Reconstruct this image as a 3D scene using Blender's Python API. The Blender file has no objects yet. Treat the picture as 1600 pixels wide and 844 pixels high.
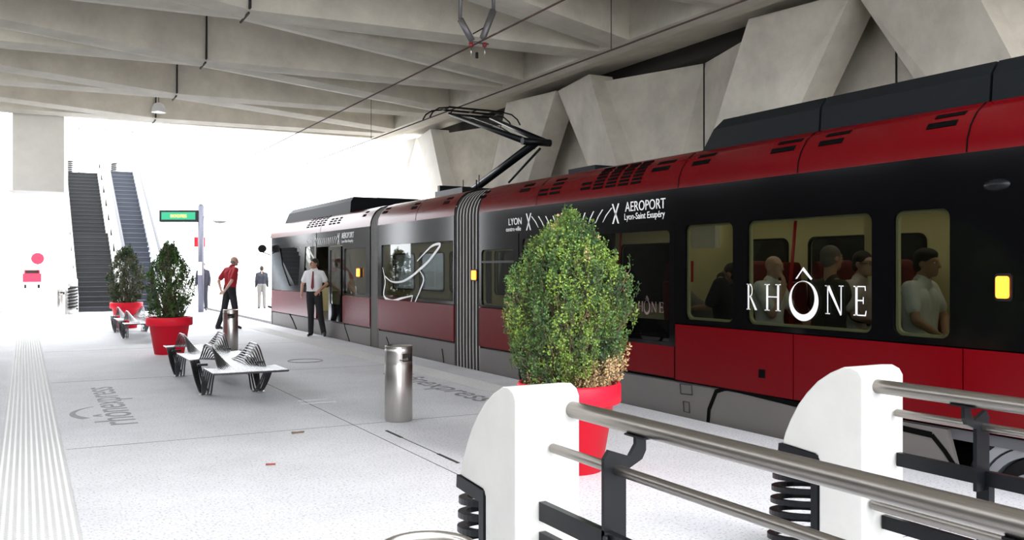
import bpy, bmesh, math, random
from mathutils import Vector, Matrix, geometry, noise
R = math.radians
random.seed(7)
S = bpy.context.scene
C = S.collection
# ------------------------------------------------------------------ camera, world, sun, exposure
F = 1400.0
TH = math.atan(760 / F)
CT, ST = math.cos(TH), math.sin(TH)
EYE = 1.52
cam = bpy.data.cameras.new('camera')
cam.lens = F * 36 / 1600
cam.sensor_width = 36
cam.shift_y = -2 / 1600
cam.clip_end = 900
camo = bpy.data.objects.new('camera', cam)
C.objects.link(camo)
camo.location = (0, 0, EYE)
camo.rotation_euler = (R(90), 0, -TH)
S.camera = camo
W = bpy.data.worlds.new('sky')
S.world = W
W.use_nodes = True
W.node_tree.nodes['Background'].inputs[0].default_value = (0.93, 0.96, 1.0, 1)
W.node_tree.nodes['Background'].inputs[1].default_value = 5.6
sun = bpy.data.lights.new('sun', 'SUN')
sun.energy = .95
sun.angle = R(10)
sun.color = (1, .96, .88)
suno = bpy.data.objects.new('sun', sun)
C.objects.link(suno)
suno.rotation_euler = Vector((-.10, .78, -.60)).to_track_quat('-Z', 'Y').to_euler()
S.view_settings.view_transform = 'Standard'
S.view_settings.look = 'None'
S.view_settings.exposure = 0.3
S.view_settings.gamma = 1.0
S.view_settings.use_curve_mapping = False
try:
    S.cycles.max_bounces = 8
    S.cycles.transparent_max_bounces = 12
    S.cycles.caustics_reflective = False
    S.cycles.caustics_refractive = False
except Exception:
    pass


def ray(px):
    u = (px - 800) / F
    return ST + u * CT, CT - u * ST


def tp(px, py, X=5.98):           # photo pixel -> (Y, z) on the plane x = X
    a, b = ray(px)
    d = X / a
    return b * d, EYE + (420 - py) / F * d


def ty(px, X=5.98):
    a, b = ray(px)
    return b * X / a


# ------------------------------------------------------------------ materials
def mat(name, col, rough=.6, metal=0, noise_s=None, amt=.12, bump=0, bump_s=60, coat=0, spec=.5, emit=None, es=1, stretch=None):
    m = bpy.data.materials.new(name)
    m.use_nodes = True
    nt = m.node_tree
    b = nt.nodes['Principled BSDF']
    b.inputs['Base Color'].default_value = (*col, 1)
    b.inputs['Roughness'].default_value = rough
    b.inputs['Metallic'].default_value = metal
    b.inputs['Coat Weight'].default_value = coat
    b.inputs['Coat Roughness'].default_value = .04
    b.inputs['Specular IOR Level'].default_value = spec
    tc = nt.nodes.new('ShaderNodeTexCoord')
    mp = nt.nodes.new('ShaderNodeMapping')
    nt.links.new(tc.outputs['Object'], mp.inputs[0])
    if stretch:
        mp.inputs['Scale'].default_value = stretch
    if noise_s:
        n = nt.nodes.new('ShaderNodeTexNoise')
        n.inputs['Scale'].default_value = noise_s
        n.inputs['Detail'].default_value = 8
        n.inputs['Roughness'].default_value = .65
        nt.links.new(mp.outputs[0], n.inputs['Vector'])
        r = nt.nodes.new('ShaderNodeValToRGB')
        r.color_ramp.elements[0].position = .3
        r.color_ramp.elements[1].position = .7
        r.color_ramp.elements[0].color = (*[max(0, c * (1 - amt)) for c in col], 1)
        r.color_ramp.elements[1].color = (*[min(1, c * (1 + amt)) for c in col], 1)
        nt.links.new(n.outputs['Fac'], r.inputs[0])
        nt.links.new(r.outputs[0], b.inputs['Base Color'])
    if bump:
        n2 = nt.nodes.new('ShaderNodeTexNoise')
        n2.inputs['Scale'].default_value = bump_s
        n2.inputs['Detail'].default_value = 5
        nt.links.new(mp.outputs[0], n2.inputs['Vector'])
        bp = nt.nodes.new('ShaderNodeBump')
        bp.inputs['Strength'].default_value = bump
        bp.inputs['Distance'].default_value = .01
        nt.links.new(n2.outputs['Fac'], bp.inputs['Height'])
        nt.links.new(bp.outputs[0], b.inputs['Normal'])
    if emit:
        b.inputs['Emission Color'].default_value = (*emit, 1)
        b.inputs['Emission Strength'].default_value = es
    return m


def floor_mat():
    m = mat('platform_concrete', (.64, .65, .69), .75, noise_s=.9, amt=.10, bump=.25, bump_s=90)
    nt = m.node_tree
    b = nt.nodes['Principled BSDF']
    src = b.inputs['Base Color'].links[0].from_socket
    v = nt.nodes.new('ShaderNodeTexNoise')
    v.inputs['Scale'].default_value = 55
    v.inputs['Detail'].default_value = 3
    tc = nt.nodes.new('ShaderNodeTexCoord')
    nt.links.new(tc.outputs['Object'], v.inputs['Vector'])
    r = nt.nodes.new('ShaderNodeValToRGB')
    r.color_ramp.elements[0].position = .33
    r.color_ramp.elements[0].color = (.62, .58, .54, 1)
    r.color_ramp.elements[1].position = .46
    r.color_ramp.elements[1].color = (1, 1, 1, 1)
    nt.links.new(v.outputs['Fac'], r.inputs[0])
    mx = nt.nodes.new('ShaderNodeMix')
    mx.data_type = 'RGBA'
    mx.blend_type = 'MULTIPLY'
    mx.inputs[0].default_value = 1
    nt.links.new(src, mx.inputs[6])
    nt.links.new(r.outputs[0], mx.inputs[7])
    nt.links.new(mx.outputs[2], b.inputs['Base Color'])
    return m


def glass_mat(name, tint, gl=1.0, f0=.02):
    m = bpy.data.materials.new(name)
    m.use_nodes = True
    nt = m.node_tree
    nt.nodes.clear()
    o = nt.nodes.new('ShaderNodeOutputMaterial')
    mx = nt.nodes.new('ShaderNodeMixShader')
    t = nt.nodes.new('ShaderNodeBsdfTransparent')
    t.inputs[0].default_value = (*tint, 1)
    g = nt.nodes.new('ShaderNodeBsdfGlossy')
    g.inputs['Roughness'].default_value = .015
    g.inputs['Color'].default_value = (gl, gl, gl, 1)
    lw = nt.nodes.new('ShaderNodeLayerWeight')
    lw.inputs[0].default_value = .5
    pw_ = nt.nodes.new('ShaderNodeMath')
    pw_.operation = 'POWER'
    pw_.inputs[1].default_value = 5
    nt.links.new(lw.outputs['Facing'], pw_.inputs[0])
    f = nt.nodes.new('ShaderNodeMath')
    f.operation = 'MULTIPLY_ADD'
    f.inputs[1].default_value = 1 - f0
    f.inputs[2].default_value = f0
    nt.links.new(pw_.outputs[0], f.inputs[0])
    nt.links.new(f.outputs[0], mx.inputs[0])
    nt.links.new(t.outputs[0], mx.inputs[1])
    nt.links.new(g.outputs[0], mx.inputs[2])
    nt.links.new(mx.outputs[0], o.inputs[0])
    return m


M = dict(
    unseen_dark=mat('unseen_wall_dark', (.045, .042, .038), .8, noise_s=2, amt=.2),  # unseen left walls, kept dark for the tram's reflections
    floor=floor_mat(),
    conc=mat('ceiling_concrete', (.72, .68, .595), .85, noise_s=1.3, amt=.16, bump=.3, bump_s=25),
    conc2=mat('wall_concrete', (.68, .635, .56), .85, noise_s=1.1, amt=.2, bump=.3, bump_s=25),
    concl=mat('pale_concrete', (.82, .80, .75), .85, noise_s=1.1, amt=.08, bump=.2, bump_s=25),
    post=mat('white_cast_concrete', (.52, .512, .485), .65, noise_s=5, amt=.05, bump=.12, bump_s=40),
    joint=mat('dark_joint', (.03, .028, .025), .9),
    ground=mat('outdoor_ground', (.62, .61, .58), .9, noise_s=.4, amt=.1),
    track=mat('track_bed', (.13, .12, .11), .9, noise_s=8, amt=.3),
    strip=mat('tactile_strip', (.50, .50, .50), .6, noise_s=3, amt=.05),
    dots=mat('tactile_domes', (.72, .72, .72), .45),
    paint=mat('grey_floor_paint', (.20, .20, .22), .6, noise_s=30, amt=.3),
    wpaint=mat('white_floor_paint', (.85, .85, .85), .5),
    steel=mat('brushed_steel', (.50, .48, .455), .32, 1, noise_s=6, amt=.12, stretch=(60, 60, 1)),
    railst=mat('brushed_rail_steel', (.27, .25, .23), .36, 1, noise_s=5, amt=.12, stretch=(40, 1, 40)),
    black=mat('black_powder_coat', (.0035, .004, .0055), .38, spec=.25),
    rod=mat('black_lacquered_rod', (.010, .011, .014), .25, spec=.7),
    dark=mat('dark_void', (.002, .002, .002), .9, spec=.05),
    red=mat('red_plastic', (.80, .012, .035), .5, spec=.25),
    soil=mat('potting_soil', (.06, .04, .025), .95, noise_s=30, amt=.4),
    tred=mat('tram_red_paint', (.120, .0008, .003), .22, coat=0, spec=.16),
    tblk=mat('tram_black_glazing', (.002, .002, .0025), .10, spec=.28),
    tgrey=mat('tram_grey_skirt', (.115, .105, .10), .5, noise_s=2, amt=.06),
    troof=mat('tram_slate_roof', (.006, .008, .010), .55, spec=.15),
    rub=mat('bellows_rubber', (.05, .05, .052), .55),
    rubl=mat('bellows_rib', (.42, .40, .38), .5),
    glass=glass_mat('tinted_window', (.52, .54, .50)),
    glassd=glass_mat('dark_tinted_window', (.40, .42, .42)),
    gclear=glass_mat('clear_glass', (.92, .96, .97)),
    cream=mat('cream_interior', (.72, .66, .42), .5),
    ifloor=mat('tram_floor', (.08, .08, .09), .6),
    seat=mat('dark_red_seat', (.14, .008, .01), .7, noise_s=30, amt=.3),
    white=mat('white_lettering', (.9, .9, .9), .4),
    faint=mat('faint_lettering', (.16, .10, .11), .4),
    lamp=mat('amber_lamp', (.9, .25, .02), .4, emit=(1, .20, .015), es=3.2),
    strip_l=mat('saloon_light', (1, 1, .9), .5, emit=(1, .93, .70), es=2.6),
    green=mat('green_display', (.0, .10, .05), .4, emit=(.0, .28, .13), es=.9),
    yellow=mat('yellow_text', (.8, .9, .1), .4, emit=(.75, 1, .1), es=1.1),
    redpole=mat('red_grab_pole', (.5, .01, .02), .35),
    poster=mat('red_poster', (.65, .03, .03), .5),
    skin=mat('skin', (.50, .27, .19), .5),
    skin2=mat('skin_pale', (.55, .34, .26), .5),
    hair=mat('dark_hair', (.018, .013, .010), .7, bump=.5, bump_s=120),
    hairg=mat('grey_hair', (.16, .14, .13), .7),
    eye=mat('eye_white', (.8, .8, .78), .3),
    iris=mat('eye_dark', (.02, .015, .01), .3),
    shirtr=mat('red_cotton', (.33, .012, .022), .85, bump=.4, bump_s=14),
    shirtw=mat('white_cotton', (.80, .80, .82), .85, bump=.4, bump_s=14),
    shirtp=mat('pale_pink_cotton', (.62, .54, .54), .85, bump=.4, bump_s=14),
    olive=mat('olive_jacket', (.055, .05, .035), .85, bump=.5, bump_s=14),
    navy=mat('dark_navy_cloth', (.02, .022, .032), .85, bump=.4, bump_s=14),
    trous=mat('black_trousers', (.012, .012, .014), .85, bump=.5, bump_s=12),
    gtrous=mat('grey_trousers', (.20, .19, .18), .85, bump=.5, bump_s=12),
    tie=mat('burgundy_tie', (.16, .008, .015), .6),
    shoe=mat('black_leather', (.01, .01, .01), .35),
    stair=mat('dark_stair', (.011, .012, .014), .7, noise_s=3, amt=.25),
    stairn=mat('stair_nosing', (.021, .022, .026), .5),
    esc=mat('escalator_step', (.065, .075, .105), .5, noise_s=2, amt=.1),
    escd=mat('escalator_riser', (.02, .024, .036), .5),
    balu=mat('pale_balustrade', (.62, .63, .66), .4),
    hand=mat('handrail_rubber', (.02, .02, .025), .4),
    cable=mat('contact_wire', (.055, .03, .025), .6),
    galv=mat('galvanised_steel', (.22, .21, .22), .5, .6),
    insul=mat('red_insulator', (.28, .02, .02), .4),
    leafA=mat('leaf_bright', (.18, .29, .04), .6, noise_s=6, amt=.4),
    leafB=mat('leaf_green', (.075, .16, .035), .6, noise_s=6, amt=.4),
    leafC=mat('leaf_deep', (.028, .075, .022), .6, noise_s=6, amt=.4),
    leafD=mat('leaf_dry', (.55, .38, .19), .7, noise_s=8, amt=.3),
    leafO=mat('leaf_olive', (.085, .10, .045), .7, noise_s=6, amt=.4),
    stem=mat('twig', (.11, .075, .045), .8),
    wheel=mat('wheel_steel', (.30, .32, .34), .4, .7),
)

# ------------------------------------------------------------------ mesh helpers
def link(name, bm, m, parent=None, smooth=False, mats=None):
    me = bpy.data.meshes.new(name)
    bm.normal_update()
    bm.to_mesh(me)
    bm.free()
    o = bpy.data.objects.new(name, me)
    C.objects.link(o)
    if mats:
        for x in mats:
            me.materials.append(x)
    elif m:
        me.materials.append(m)
    if parent:
        o.parent = parent
        o.matrix_parent_inverse = parent.matrix_basis.inverted()
    if smooth:
        for p in me.polygons:
            p.use_smooth = True
    return o


def tag(o, label=None, cat=None, group=None, kind=None):
    if label:
        o['label'] = label
    if cat:
        o['category'] = cat
    if group:
        o['group'] = group
    if kind:
        o['kind'] = kind
    return o


def empty(name, loc, label=None, cat=None, group=None, rz=0):
    o = bpy.data.objects.new(name, None)
    C.objects.link(o)
    o.location = loc
    o.rotation_euler = (0, 0, rz)
    o.empty_display_size = .1
    return tag(o, label, cat, group)


def sub(name, bm, m, parent, smooth=False, mats=None, loc=(0, 0, 0)):
    """child whose mesh is written in the parent's LOCAL frame"""
    o = link(name, bm, m, None, smooth, mats)
    o.parent = parent
    o.location = loc
    return o


def box(bm, a, b, mi=0):
    x0, y0, z0 = a
    x1, y1, z1 = b
    v = [bm.verts.new(p) for p in ((x0, y0, z0), (x1, y0, z0), (x1, y1, z0), (x0, y1, z0), (x0, y0, z1), (x1, y0, z1), (x1, y1, z1), (x0, y1, z1))]
    for q in ((0, 3, 2, 1), (4, 5, 6, 7), (0, 1, 5, 4), (1, 2, 6, 5), (2, 3, 7, 6), (3, 0, 4, 7)):
        bm.faces.new([v[i] for i in q]).material_index = mi
    return bm


def B(*boxes):
    bm = bmesh.new()
    for a, b in boxes:
        box(bm, a, b)
    return bm


def frame_of(d):
    d = d.normalized()
    up = Vector((0, 0, 1)) if abs(d.z) < .95 else Vector((1, 0, 0))
    a = d.cross(up).normalized()
    return a, a.cross(d).normalized()


def tube(bm, pts, r, n=10, caps=True, mi=0, closed=False):
    pts = [Vector(p) for p in pts]
    rr = r if isinstance(r, (list, tuple)) else [r] * len(pts)
    rings = []
    a0 = None
    L = len(pts)
    for i, p in enumerate(pts):
        if closed:
            d = pts[(i + 1) % L] - pts[i - 1]
        else:
            d = pts[min(i + 1, L - 1)] - pts[max(i - 1, 0)]
        d.normalize()
        if a0 is None:
            a, b = frame_of(d)
        else:
            a = (a0 - d * a0.dot(d)).normalized()
            b = a.cross(d).normalized()
        a0 = a
        rings.append([bm.verts.new(p + (a * math.cos(t * 2 * math.pi / n) + b * math.sin(t * 2 * math.pi / n)) * rr[i]) for t in range(n)])
    m = L if closed else L - 1
    for i in range(m):
        A, Bq = rings[i], rings[(i + 1) % L]
        for t in range(n):
            f = bm.faces.new((A[t], A[(t + 1) % n], Bq[(t + 1) % n], Bq[t]))
            f.material_index = mi
            f.smooth = True
    if caps and not closed:
        bm.faces.new(rings[0][::-1]).material_index = mi
        bm.faces.new(rings[-1]).material_index = mi
    return bm


def T(*specs, n=10):
    bm = bmesh.new()
    for pts, r in specs:
        tube(bm, pts, r, n)
    return bm


def lathe(bm, prof, c=(0, 0, 0), n=40, mi=0, smooth=True):
    rings = []
    for r, z in prof:
        rings.append([bm.verts.new((c[0] + r * math.cos(t * 2 * math.pi / n), c[1] + r * math.sin(t * 2 * math.pi / n), c[2] + z)) for t in range(n)] if r > 1e-6 else [bm.verts.new((c[0], c[1], c[2] + z))])
    for i in range(len(rings) - 1):
        A, Bq = rings[i], rings[i + 1]
        for t in range(n):
            q = [A[t % len(A)], A[(t + 1) % n % len(A)], Bq[(t + 1) % n % len(Bq)], Bq[t % len(Bq)]]
            q2 = []
            for v in q:
                if v not in q2:
                    q2.append(v)
            if len(q2) > 2:
                f = bm.faces.new(q2)
                f.material_index = mi
                f.smooth = smooth
    return bm


def rrect(y0, y1, z0, z1, r=.06, k=5):
    if y0 > y1:
        y0, y1 = y1, y0
    if z0 > z1:
        z0, z1 = z1, z0
    r = min(r, (y1 - y0) / 2.01, (z1 - z0) / 2.01)
    out = []
    for cx, cy, a in ((y1 - r, z1 - r, 0), (y0 + r, z1 - r, 90), (y0 + r, z0 + r, 180), (y1 - r, z0 + r, 270)):
        for i in range(k + 1):
            t = R(a + 90 * i / k)
            out.append((cx + r * math.cos(t), cy + r * math.sin(t)))
    return out


def prism(bm, outer, holes, f0, f1, mi=0):
    """outer/holes: 2D loops; f0,f1 map (a,b)->3D for front and back"""
    loops = [outer] + list(holes)
    tris = geometry.tessellate_polygon([[Vector((a, b, 0)) for a, b in l] for l in loops])
    flat = [p for l in loops for p in l]
    v0 = [bm.verts.new(f0(*p)) for p in flat]
    v1 = [bm.verts.new(f1(*p)) for p in flat]
    for t in tris:
        for vs, s in ((v0, 1), (v1, -1)):
            try:
                bm.faces.new([vs[i] for i in t][::s]).material_index = mi
            except ValueError:
                pass
    k = 0
    for l in loops:
        n = len(l)
        for i in range(n):
            a, b = k + i, k + (i + 1) % n
            try:
                bm.faces.new((v0[a], v0[b], v1[b], v1[a])).material_index = mi
            except ValueError:
                pass
        k += n
    bmesh.ops.recalc_face_normals(bm, faces=bm.faces)
    return bm


def yz(outer, holes=(), x0=5.98, x1=6.02, bm=None, mi=0):
    bm = bm or bmesh.new()
    return prism(bm, outer, holes, lambda a, b: (x0, a, b), lambda a, b: (x1, a, b), mi)


def pxy(*pts, X=5.98):
    return [tp(a, b, X) for a, b in pts]


def text_mesh(s, depth=.003, font=None):
    cu = bpy.data.curves.new('lettering', 'FONT')
    cu.body = s
    cu.extrude = depth
    cu.resolution_u = 4
    o = bpy.data.objects.new('lettering', cu)
    C.objects.link(o)
    dg = bpy.context.evaluated_depsgraph_get()
    me = bpy.data.meshes.new_from_object(o.evaluated_get(dg))
    bpy.data.objects.remove(o)
    bpy.data.curves.remove(cu)
    return me


def text_fit(name, s, org, ux, uy, w, h, m, parent=None, depth=.003):
    """lettering whose bounds fill w x h from org along ux, uy"""
    me = text_mesh(s)
    xs = [v.co.x for v in me.vertices]
    ys = [v.co.y for v in me.vertices]
    x0, x1, y0, y1 = min(xs), max(xs), min(ys), max(ys)
    ux, uy, org = Vector(ux), Vector(uy), Vector(org)
    nz = ux.cross(uy).normalized()
    for v in me.vertices:
        v.co = org + ux * ((v.co.x - x0) / (x1 - x0) * w) + uy * ((v.co.y - y0) / (y1 - y0) * h) + nz * (depth if v.co.z > 0 else 0)
    me.materials.clear()
    me.materials.append(m)
    o = bpy.data.objects.new(name, me)
    C.objects.link(o)
    if parent:
        o.parent = parent
        o.matrix_parent_inverse = parent.matrix_basis.inverted()
    return o


def struct(name, bm, m, parent=None, smooth=False):
    o = link(name, bm, m, parent, smooth)
    if not parent:
        o['kind'] = 'structure'
    return o


def copy_tree(o, parent=None):
    c = o.copy()
    C.objects.link(c)
    c.parent = parent
    for ch in list(o.children):
        copy_tree(ch, c)
    return c


# ------------------------------------------------------------------ SETTING: platform, tracks, ground
PE = 5.925
fl = struct('floor', B(((-.75, -6, -.6), (PE, 48, 0))), M['floor'])
tb = bmesh.new()
box(tb, (PE, -6, -.62), (9.6, 60, -.55))
box(tb, (-4.6, -6, -.62), (-.75, 60, -.55))
struct('track_floor', tb, M['track'])
rl = bmesh.new()
for x in (6.5, 7.95, -1.3, -2.75):
    box(rl, (x, -6, -.55), (x + .07, 60, -.42))
struct('track_rail', rl, M['galv'])
g = bmesh.new()
box(g, (-300, 48, -.7), (300, 500, -.02))
box(g, (-300, -300, -.7), (-4.6, 500, -.62))
box(g, (9.6, -300, -.7), (300, 500, -.62))
box(g, (-4.6, -300, -.7), (9.6, -6, -.02))
struct('ground', g, M['ground'])
# expansion joints
jb = bmesh.new()
box(jb, (2.80, -3, 0), (2.807, 34, .0015))
for y in (3.4, 8.4, 13.4, 18.4, 23.4, 28.4):
    box(jb, (.3, y, 0), (5.0, y + .004, .0015))
struct('floor_joint', jb, M['joint'], fl)
jb = B(((2.96, 6.35, 0), (2.985, 6.75, .004)), ((2.96, 7.55, 0), (2.985, 7.95, .004)), ((2.97, 6.75, 0), (2.977, 7.55, .003)))
struct('floor_drain', jb, M['joint'], fl)


def tactile(x0, x1, y0, y1, label):
    o = link('tactile_paving', B(((x0, y0, .0), (x1, y1, .006))), M['strip'])
    tag(o, label, 'tactile paving')
    bm = bmesh.new()
    nx = int((x1 - x0) / .042)
    y = y0 + .03
    k = 0
    while y < y1:
        seg = 6 if y < 12 else 4
        for i in range(nx):
            x = x0 + .03 + i * (x1 - x0 - .06) / (nx - 1)
            a = [bm.verts.new((x + .013 * math.cos(t * 2 * math.pi / seg), y + .013 * math.sin(t * 2 * math.pi / seg), .006)) for t in range(seg)]
            b = [bm.verts.new((x + .008 * math.cos(t * 2 * math.pi / seg), y + .008 * math.sin(t * 2 * math.pi / seg), .0105)) for t in range(seg)]
            for t in range(seg):
                bm.faces.new((a[t], a[(t + 1) % seg], b[(t + 1) % seg], b[t]))
            bm.faces.new(b)
        y += .045
    d = link('raised_domes', bm, M['dots'], o)
    d['kind'] = 'stuff'
    return o


tactile(-.19, .28, 1.5, 32, 'pale strip of raised-dome tactile paving along the left platform edge')
tactile(5.0, 5.42, 4, 32, 'pale strip of raised-dome tactile paving beside the red tram')
text_fit('floor_lettering', 'rhônexpress', (1.10, 9.5, .0), (0, 1, 0), (-1, 0, 0), 3.1, .50, M['paint'], depth=.002)
tag(bpy.data.objects['floor_lettering'], 'grey lettering painted on the floor beside the left tactile strip', 'lettering')
o = text_fit('floor_lettering', 'rhônexpress', (4.42, 12.3, .0), (0, -1, 0), (1, 0, 0), 3.1, .50, M['paint'], depth=.002)
tag(o, 'grey lettering painted on the floor near the tram, behind the nearest bin', 'lettering')


def arc_mark(c, r, a0, a1, wmax, label):
    bm = bmesh.new()
    n = 20
    top = []
    bot = []
    for i in range(n + 1):
        t = i / n
        a = R(a0 + (a1 - a0) * t)
        w = wmax * (.2 + .8 * t)
        top.append((c[0] + (r + w / 2) * math.cos(a), c[1] + (r + w / 2) * math.sin(a)))
        bot.append((c[0] + (r - w / 2) * math.cos(a), c[1] + (r - w / 2) * math.sin(a)))
    prism(bm, top + bot[::-1], [], lambda a, b: (a, b, .002), lambda a, b: (a, b, 0))
    return tag(link('floor_swoosh', bm, M['paint']), label, 'floor marking')


arc_mark((1.05, 10.4), .62, 130, 215, .09, 'grey curved swoosh painted beside the left floor lettering')
arc_mark((4.72, 11.2), .62, -50, 35, .09, 'grey curved swoosh painted beside the floor lettering near the tram')
bm = bmesh.new()
tube(bm, [(4.05 + .28 * math.cos(t * math.pi / 16), 14.6 + .28 * math.sin(t * math.pi / 16), .001) for t in range(32)], .008, 4, closed=True)
tag(link('floor_ring_mark', bm, M['paint']), 'thin dark ring painted on the platform floor left of the tram', 'floor marking')
for (x, y, w), lab in zip(((2.75, 10.2, .34), (2.72, 9.95, .4)), ('farther short white line on the floor right of the near bench', 'nearer short white line on the floor right of the near bench')):
    tag(link('floor_line_mark', B(((x, y, 0), (x + w, y + .03, .003))), M['wpaint']), lab, 'floor marking')
# litter
bm = bmesh.new()
tube(bm, [(1.63, 6.99, .008), (1.70, 6.97, .008)], .007, 8)
o = link('cigarette_end', bm, mat('brown_filter', (.28, .05, .04), .7))
tag(o, 'small reddish cigarette end lying on the open platform floor', 'litter')
bm = bmesh.new()
prism(bm, [(0, 0), (.06, .01), (.11, 0), (.13, .05), (.05, .04), (.01, .06)], [], lambda a, b: (2.15 + a, 8.2 + b, .012), lambda a, b: (2.15 + a, 8.2 + b, .002))
tag(link('dry_leaf', bm, mat('brown_leaf', (.18, .12, .08), .8)), 'small dry leaf lying on the floor between bench and bin', 'leaf')

# ------------------------------------------------------------------ CEILING lattice
NY = [13.8 + 3.62 * k for k in range(-3, 4)]
ZB, ZT = 5.30, 6.15
Y0C, Y1C = 1.5, 25.0
cl = struct('ceiling', B(((-4.4, Y0C, ZT), (9.5, Y1C, ZT + .3))), M['conc'])


def rib(p0, p1, w, parent, name='ceiling_rib', zb=ZB, zt=ZT + .01, flare=.06):
    a, b = Vector((p0[0], p0[1], 0)), Vector((p1[0], p1[1], 0))
    d = (b - a).normalized()
    nrm = Vector((-d.y, d.x, 0))
    bm = bmesh.new()
    sec = [(-w / 2 - flare, zt), (-w / 2, zb + .05), (-.012, zb), (.012, zb), (w / 2, zb + .05), (w / 2 + flare, zt)]
    A = [bm.verts.new(a + nrm * s + Vector((0, 0, z))) for s, z in sec]
    Bq = [bm.verts.new(b + nrm * s + Vector((0, 0, z))) for s, z in sec]
    for i in range(len(sec) - 1):
        bm.faces.new((A[i], Bq[i], Bq[i + 1], A[i + 1])).material_index = 1 if i == 2 else 0
    bm.faces.new(A[::-1])
    bm.faces.new(Bq)
    bm.faces.new((A[0], A[-1], Bq[-1], Bq[0]))
    bmesh.ops.recalc_face_normals(bm, faces=bm.faces)
    o = link(name, bm, None, parent, mats=[M['conc'], M['conc2']])
    return o


for y in NY:
    rib((-4.4, y + .06 * 7.3), (8.9, y - .06 * 6.0), .60, cl)
for y in [NY[0] - 3.62] + NY:
    x0, x1 = -4.4, 8.9
    f = lambda x: y + .40 * (x - 2.9)
    if f(x1) > Y1C:
        x1 = 2.9 + (Y1C - .2 - y) / .4
    if f(x0) < Y0C:
        x0 = 2.9 + (Y0C - y) / .4
    if x1 - x0 > .5:
        rib((x0, f(x0)), (x1, f(x1)), .60, cl)
rib((9.18, Y0C), (9.18, Y1C), .62, cl, 'ceiling_edge_beam', flare=0)
link('ceiling_edge_slab', B(((9.4, Y0C - 1, 5.52), (12.5, Y1C, 5.9))), M['conc'], cl)
link('ceiling_end_beam', B(((-4.4, 24.95, 5.34), (9.5, 25.15, 9.0))), M['conc'], cl)  # unseen upper part added as a parapet to shade the hanging pier
link('ceiling_front_beam', B(((-4.4, 1.3, 5.34), (12.5, 1.55, 6.45))), M['conc'], cl)
for y in NY[2:]:
    bm = B(((2.89, y - .42, ZB + .05), (2.915, y - .30, ZT)))
    box(bm, (2.89, y - .3, ZB - .006), (2.915, y + .3, ZB + .02))
    link('ceiling_joint', bm, M['joint'], cl)

# ------------------------------------------------------------------ right wall: struts and folded panels
wr = struct('wall_right', B(((9.85, -6, -.6), (11.4, 25.2, .9))), M['conc2'])
ZW = 5.22
UN = [8.6, 16.45, 24.3]


def quad_solid(pts, parent, name, m, thick=.35):
    """pts: 4+ (x,y,z) front loop, thickened towards +x"""
    bm = bmesh.new()
    f = [bm.verts.new(p) for p in pts]
    b = [bm.verts.new((p[0] + thick, p[1], p[2])) for p in pts]
    bm.faces.new(f)
    bm.faces.new(b[::-1])
    n = len(f)
    for i in range(n):
        bm.faces.new((f[i], f[(i + 1) % n], b[(i + 1) % n], b[i]))
    bmesh.ops.recalc_face_normals(bm, faces=bm.faces)
    return link(name, bm, m, parent)


SL = .80        # run per unit of height of the struts
for k, u in enumerate([.6] + UN):
    zt = ZW + .12
    H = zt - .5
    for s in (1, -1):
        # leaning strut: top corner next to the node, foot 3.9 m further along
        y_in, y_out = u, u + s * 1.72
        pts = [(10.0 if s > 0 else 10.05, y_in, zt), (9.72, y_out, zt), (9.72, y_out + s * H * SL * .62, .5), (10.05, y_in + s * H * SL * .85, .5)]
        quad_solid(pts, wr, 'leaning_strut', M['concl' if k == 3 else 'conc2'], .55)
    if k in (0, 1, 2):
        quad_solid([(10.9, u - 4, .5), (10.9, u + 4, .5), (10.9, u + 2, zt), (10.9, u - 2, zt)], wr, 'infill_panel', M['conc2'], .2)
        link('panel_joint', B(((10.885, u - .012, .5), (10.9, u + .012, zt))), M['joint'], wr)
link('light_block_top', B(((11.0, 21.4, 5.0), (11.3, 24.9, 5.9))), M['conc2'], wr)  # added blocker, stops the bright leak above the far panels
link('gap_shade_strip', B(((10.45, 1.6, 5.23), (10.95, 24.9, 5.52))), M['joint'], wr)  # added dark strip standing in for shade in the gap above the panels
link('light_block_back', B(((11.3, -6, -.6), (11.5, 21.6, 6.0))), M['conc2'], wr)  # unseen blocker added behind the panels to keep outside light out
mids = [(UN[0] + .6) / 2, (UN[0] + UN[1]) / 2, (UN[1] + UN[2]) / 2]
for c in mids:
    for s in (1, -1):
        # inverted-triangle fold between two strut pairs, deeper in the middle
        quad_solid([(10.75, c, ZW), (9.98, c + s * 2.3, ZW), (9.98, c + s * .9, .5), (10.75, c, .5)], wr, 'folded_panel', M['conc2'], .3)
    link('panel_joint', B(((10.73, c - .02, .5), (10.78, c + .02, ZW))), M['joint'], wr)
# left wall, invented out of view: dark reflections, high opening for sky light
wl = struct('unseen_wall_left', B(((-4.7, -6, -.6), (-4.4, 33, 4.1))), M['unseen_dark'])
for y in (-4, 0, 4, 8, 12, 16, 20):
    link('unseen_pilaster', B(((-4.4, y, -.6), (-4.2, y + .7, 6.1))), M['unseen_dark'], wl)

# concrete pier hanging from the deck edge, top left
bm = bmesh.new()
prism(bm, [(-.28, 25.16), (.85, 25.16), (.95, 25.5), (.86, 26.4), (-.28, 26.4), (-.38, 25.5)], [], lambda a, b: (a, b, 3.45), lambda a, b: (a, b, 9.5))
link('hanging_pier', bm, M['concl'], cl)

for y0_, y1_, zt_ in ((36, 40.5, 6.4), (44, 58, 5.0)):
    link('reflection_blocker', B(((-4.7, y0_, -.6), (-4.4, y1_, zt_))), M['unseen_dark'], wl)  # unseen pieces added to dim and streak the far cars' reflections

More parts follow.
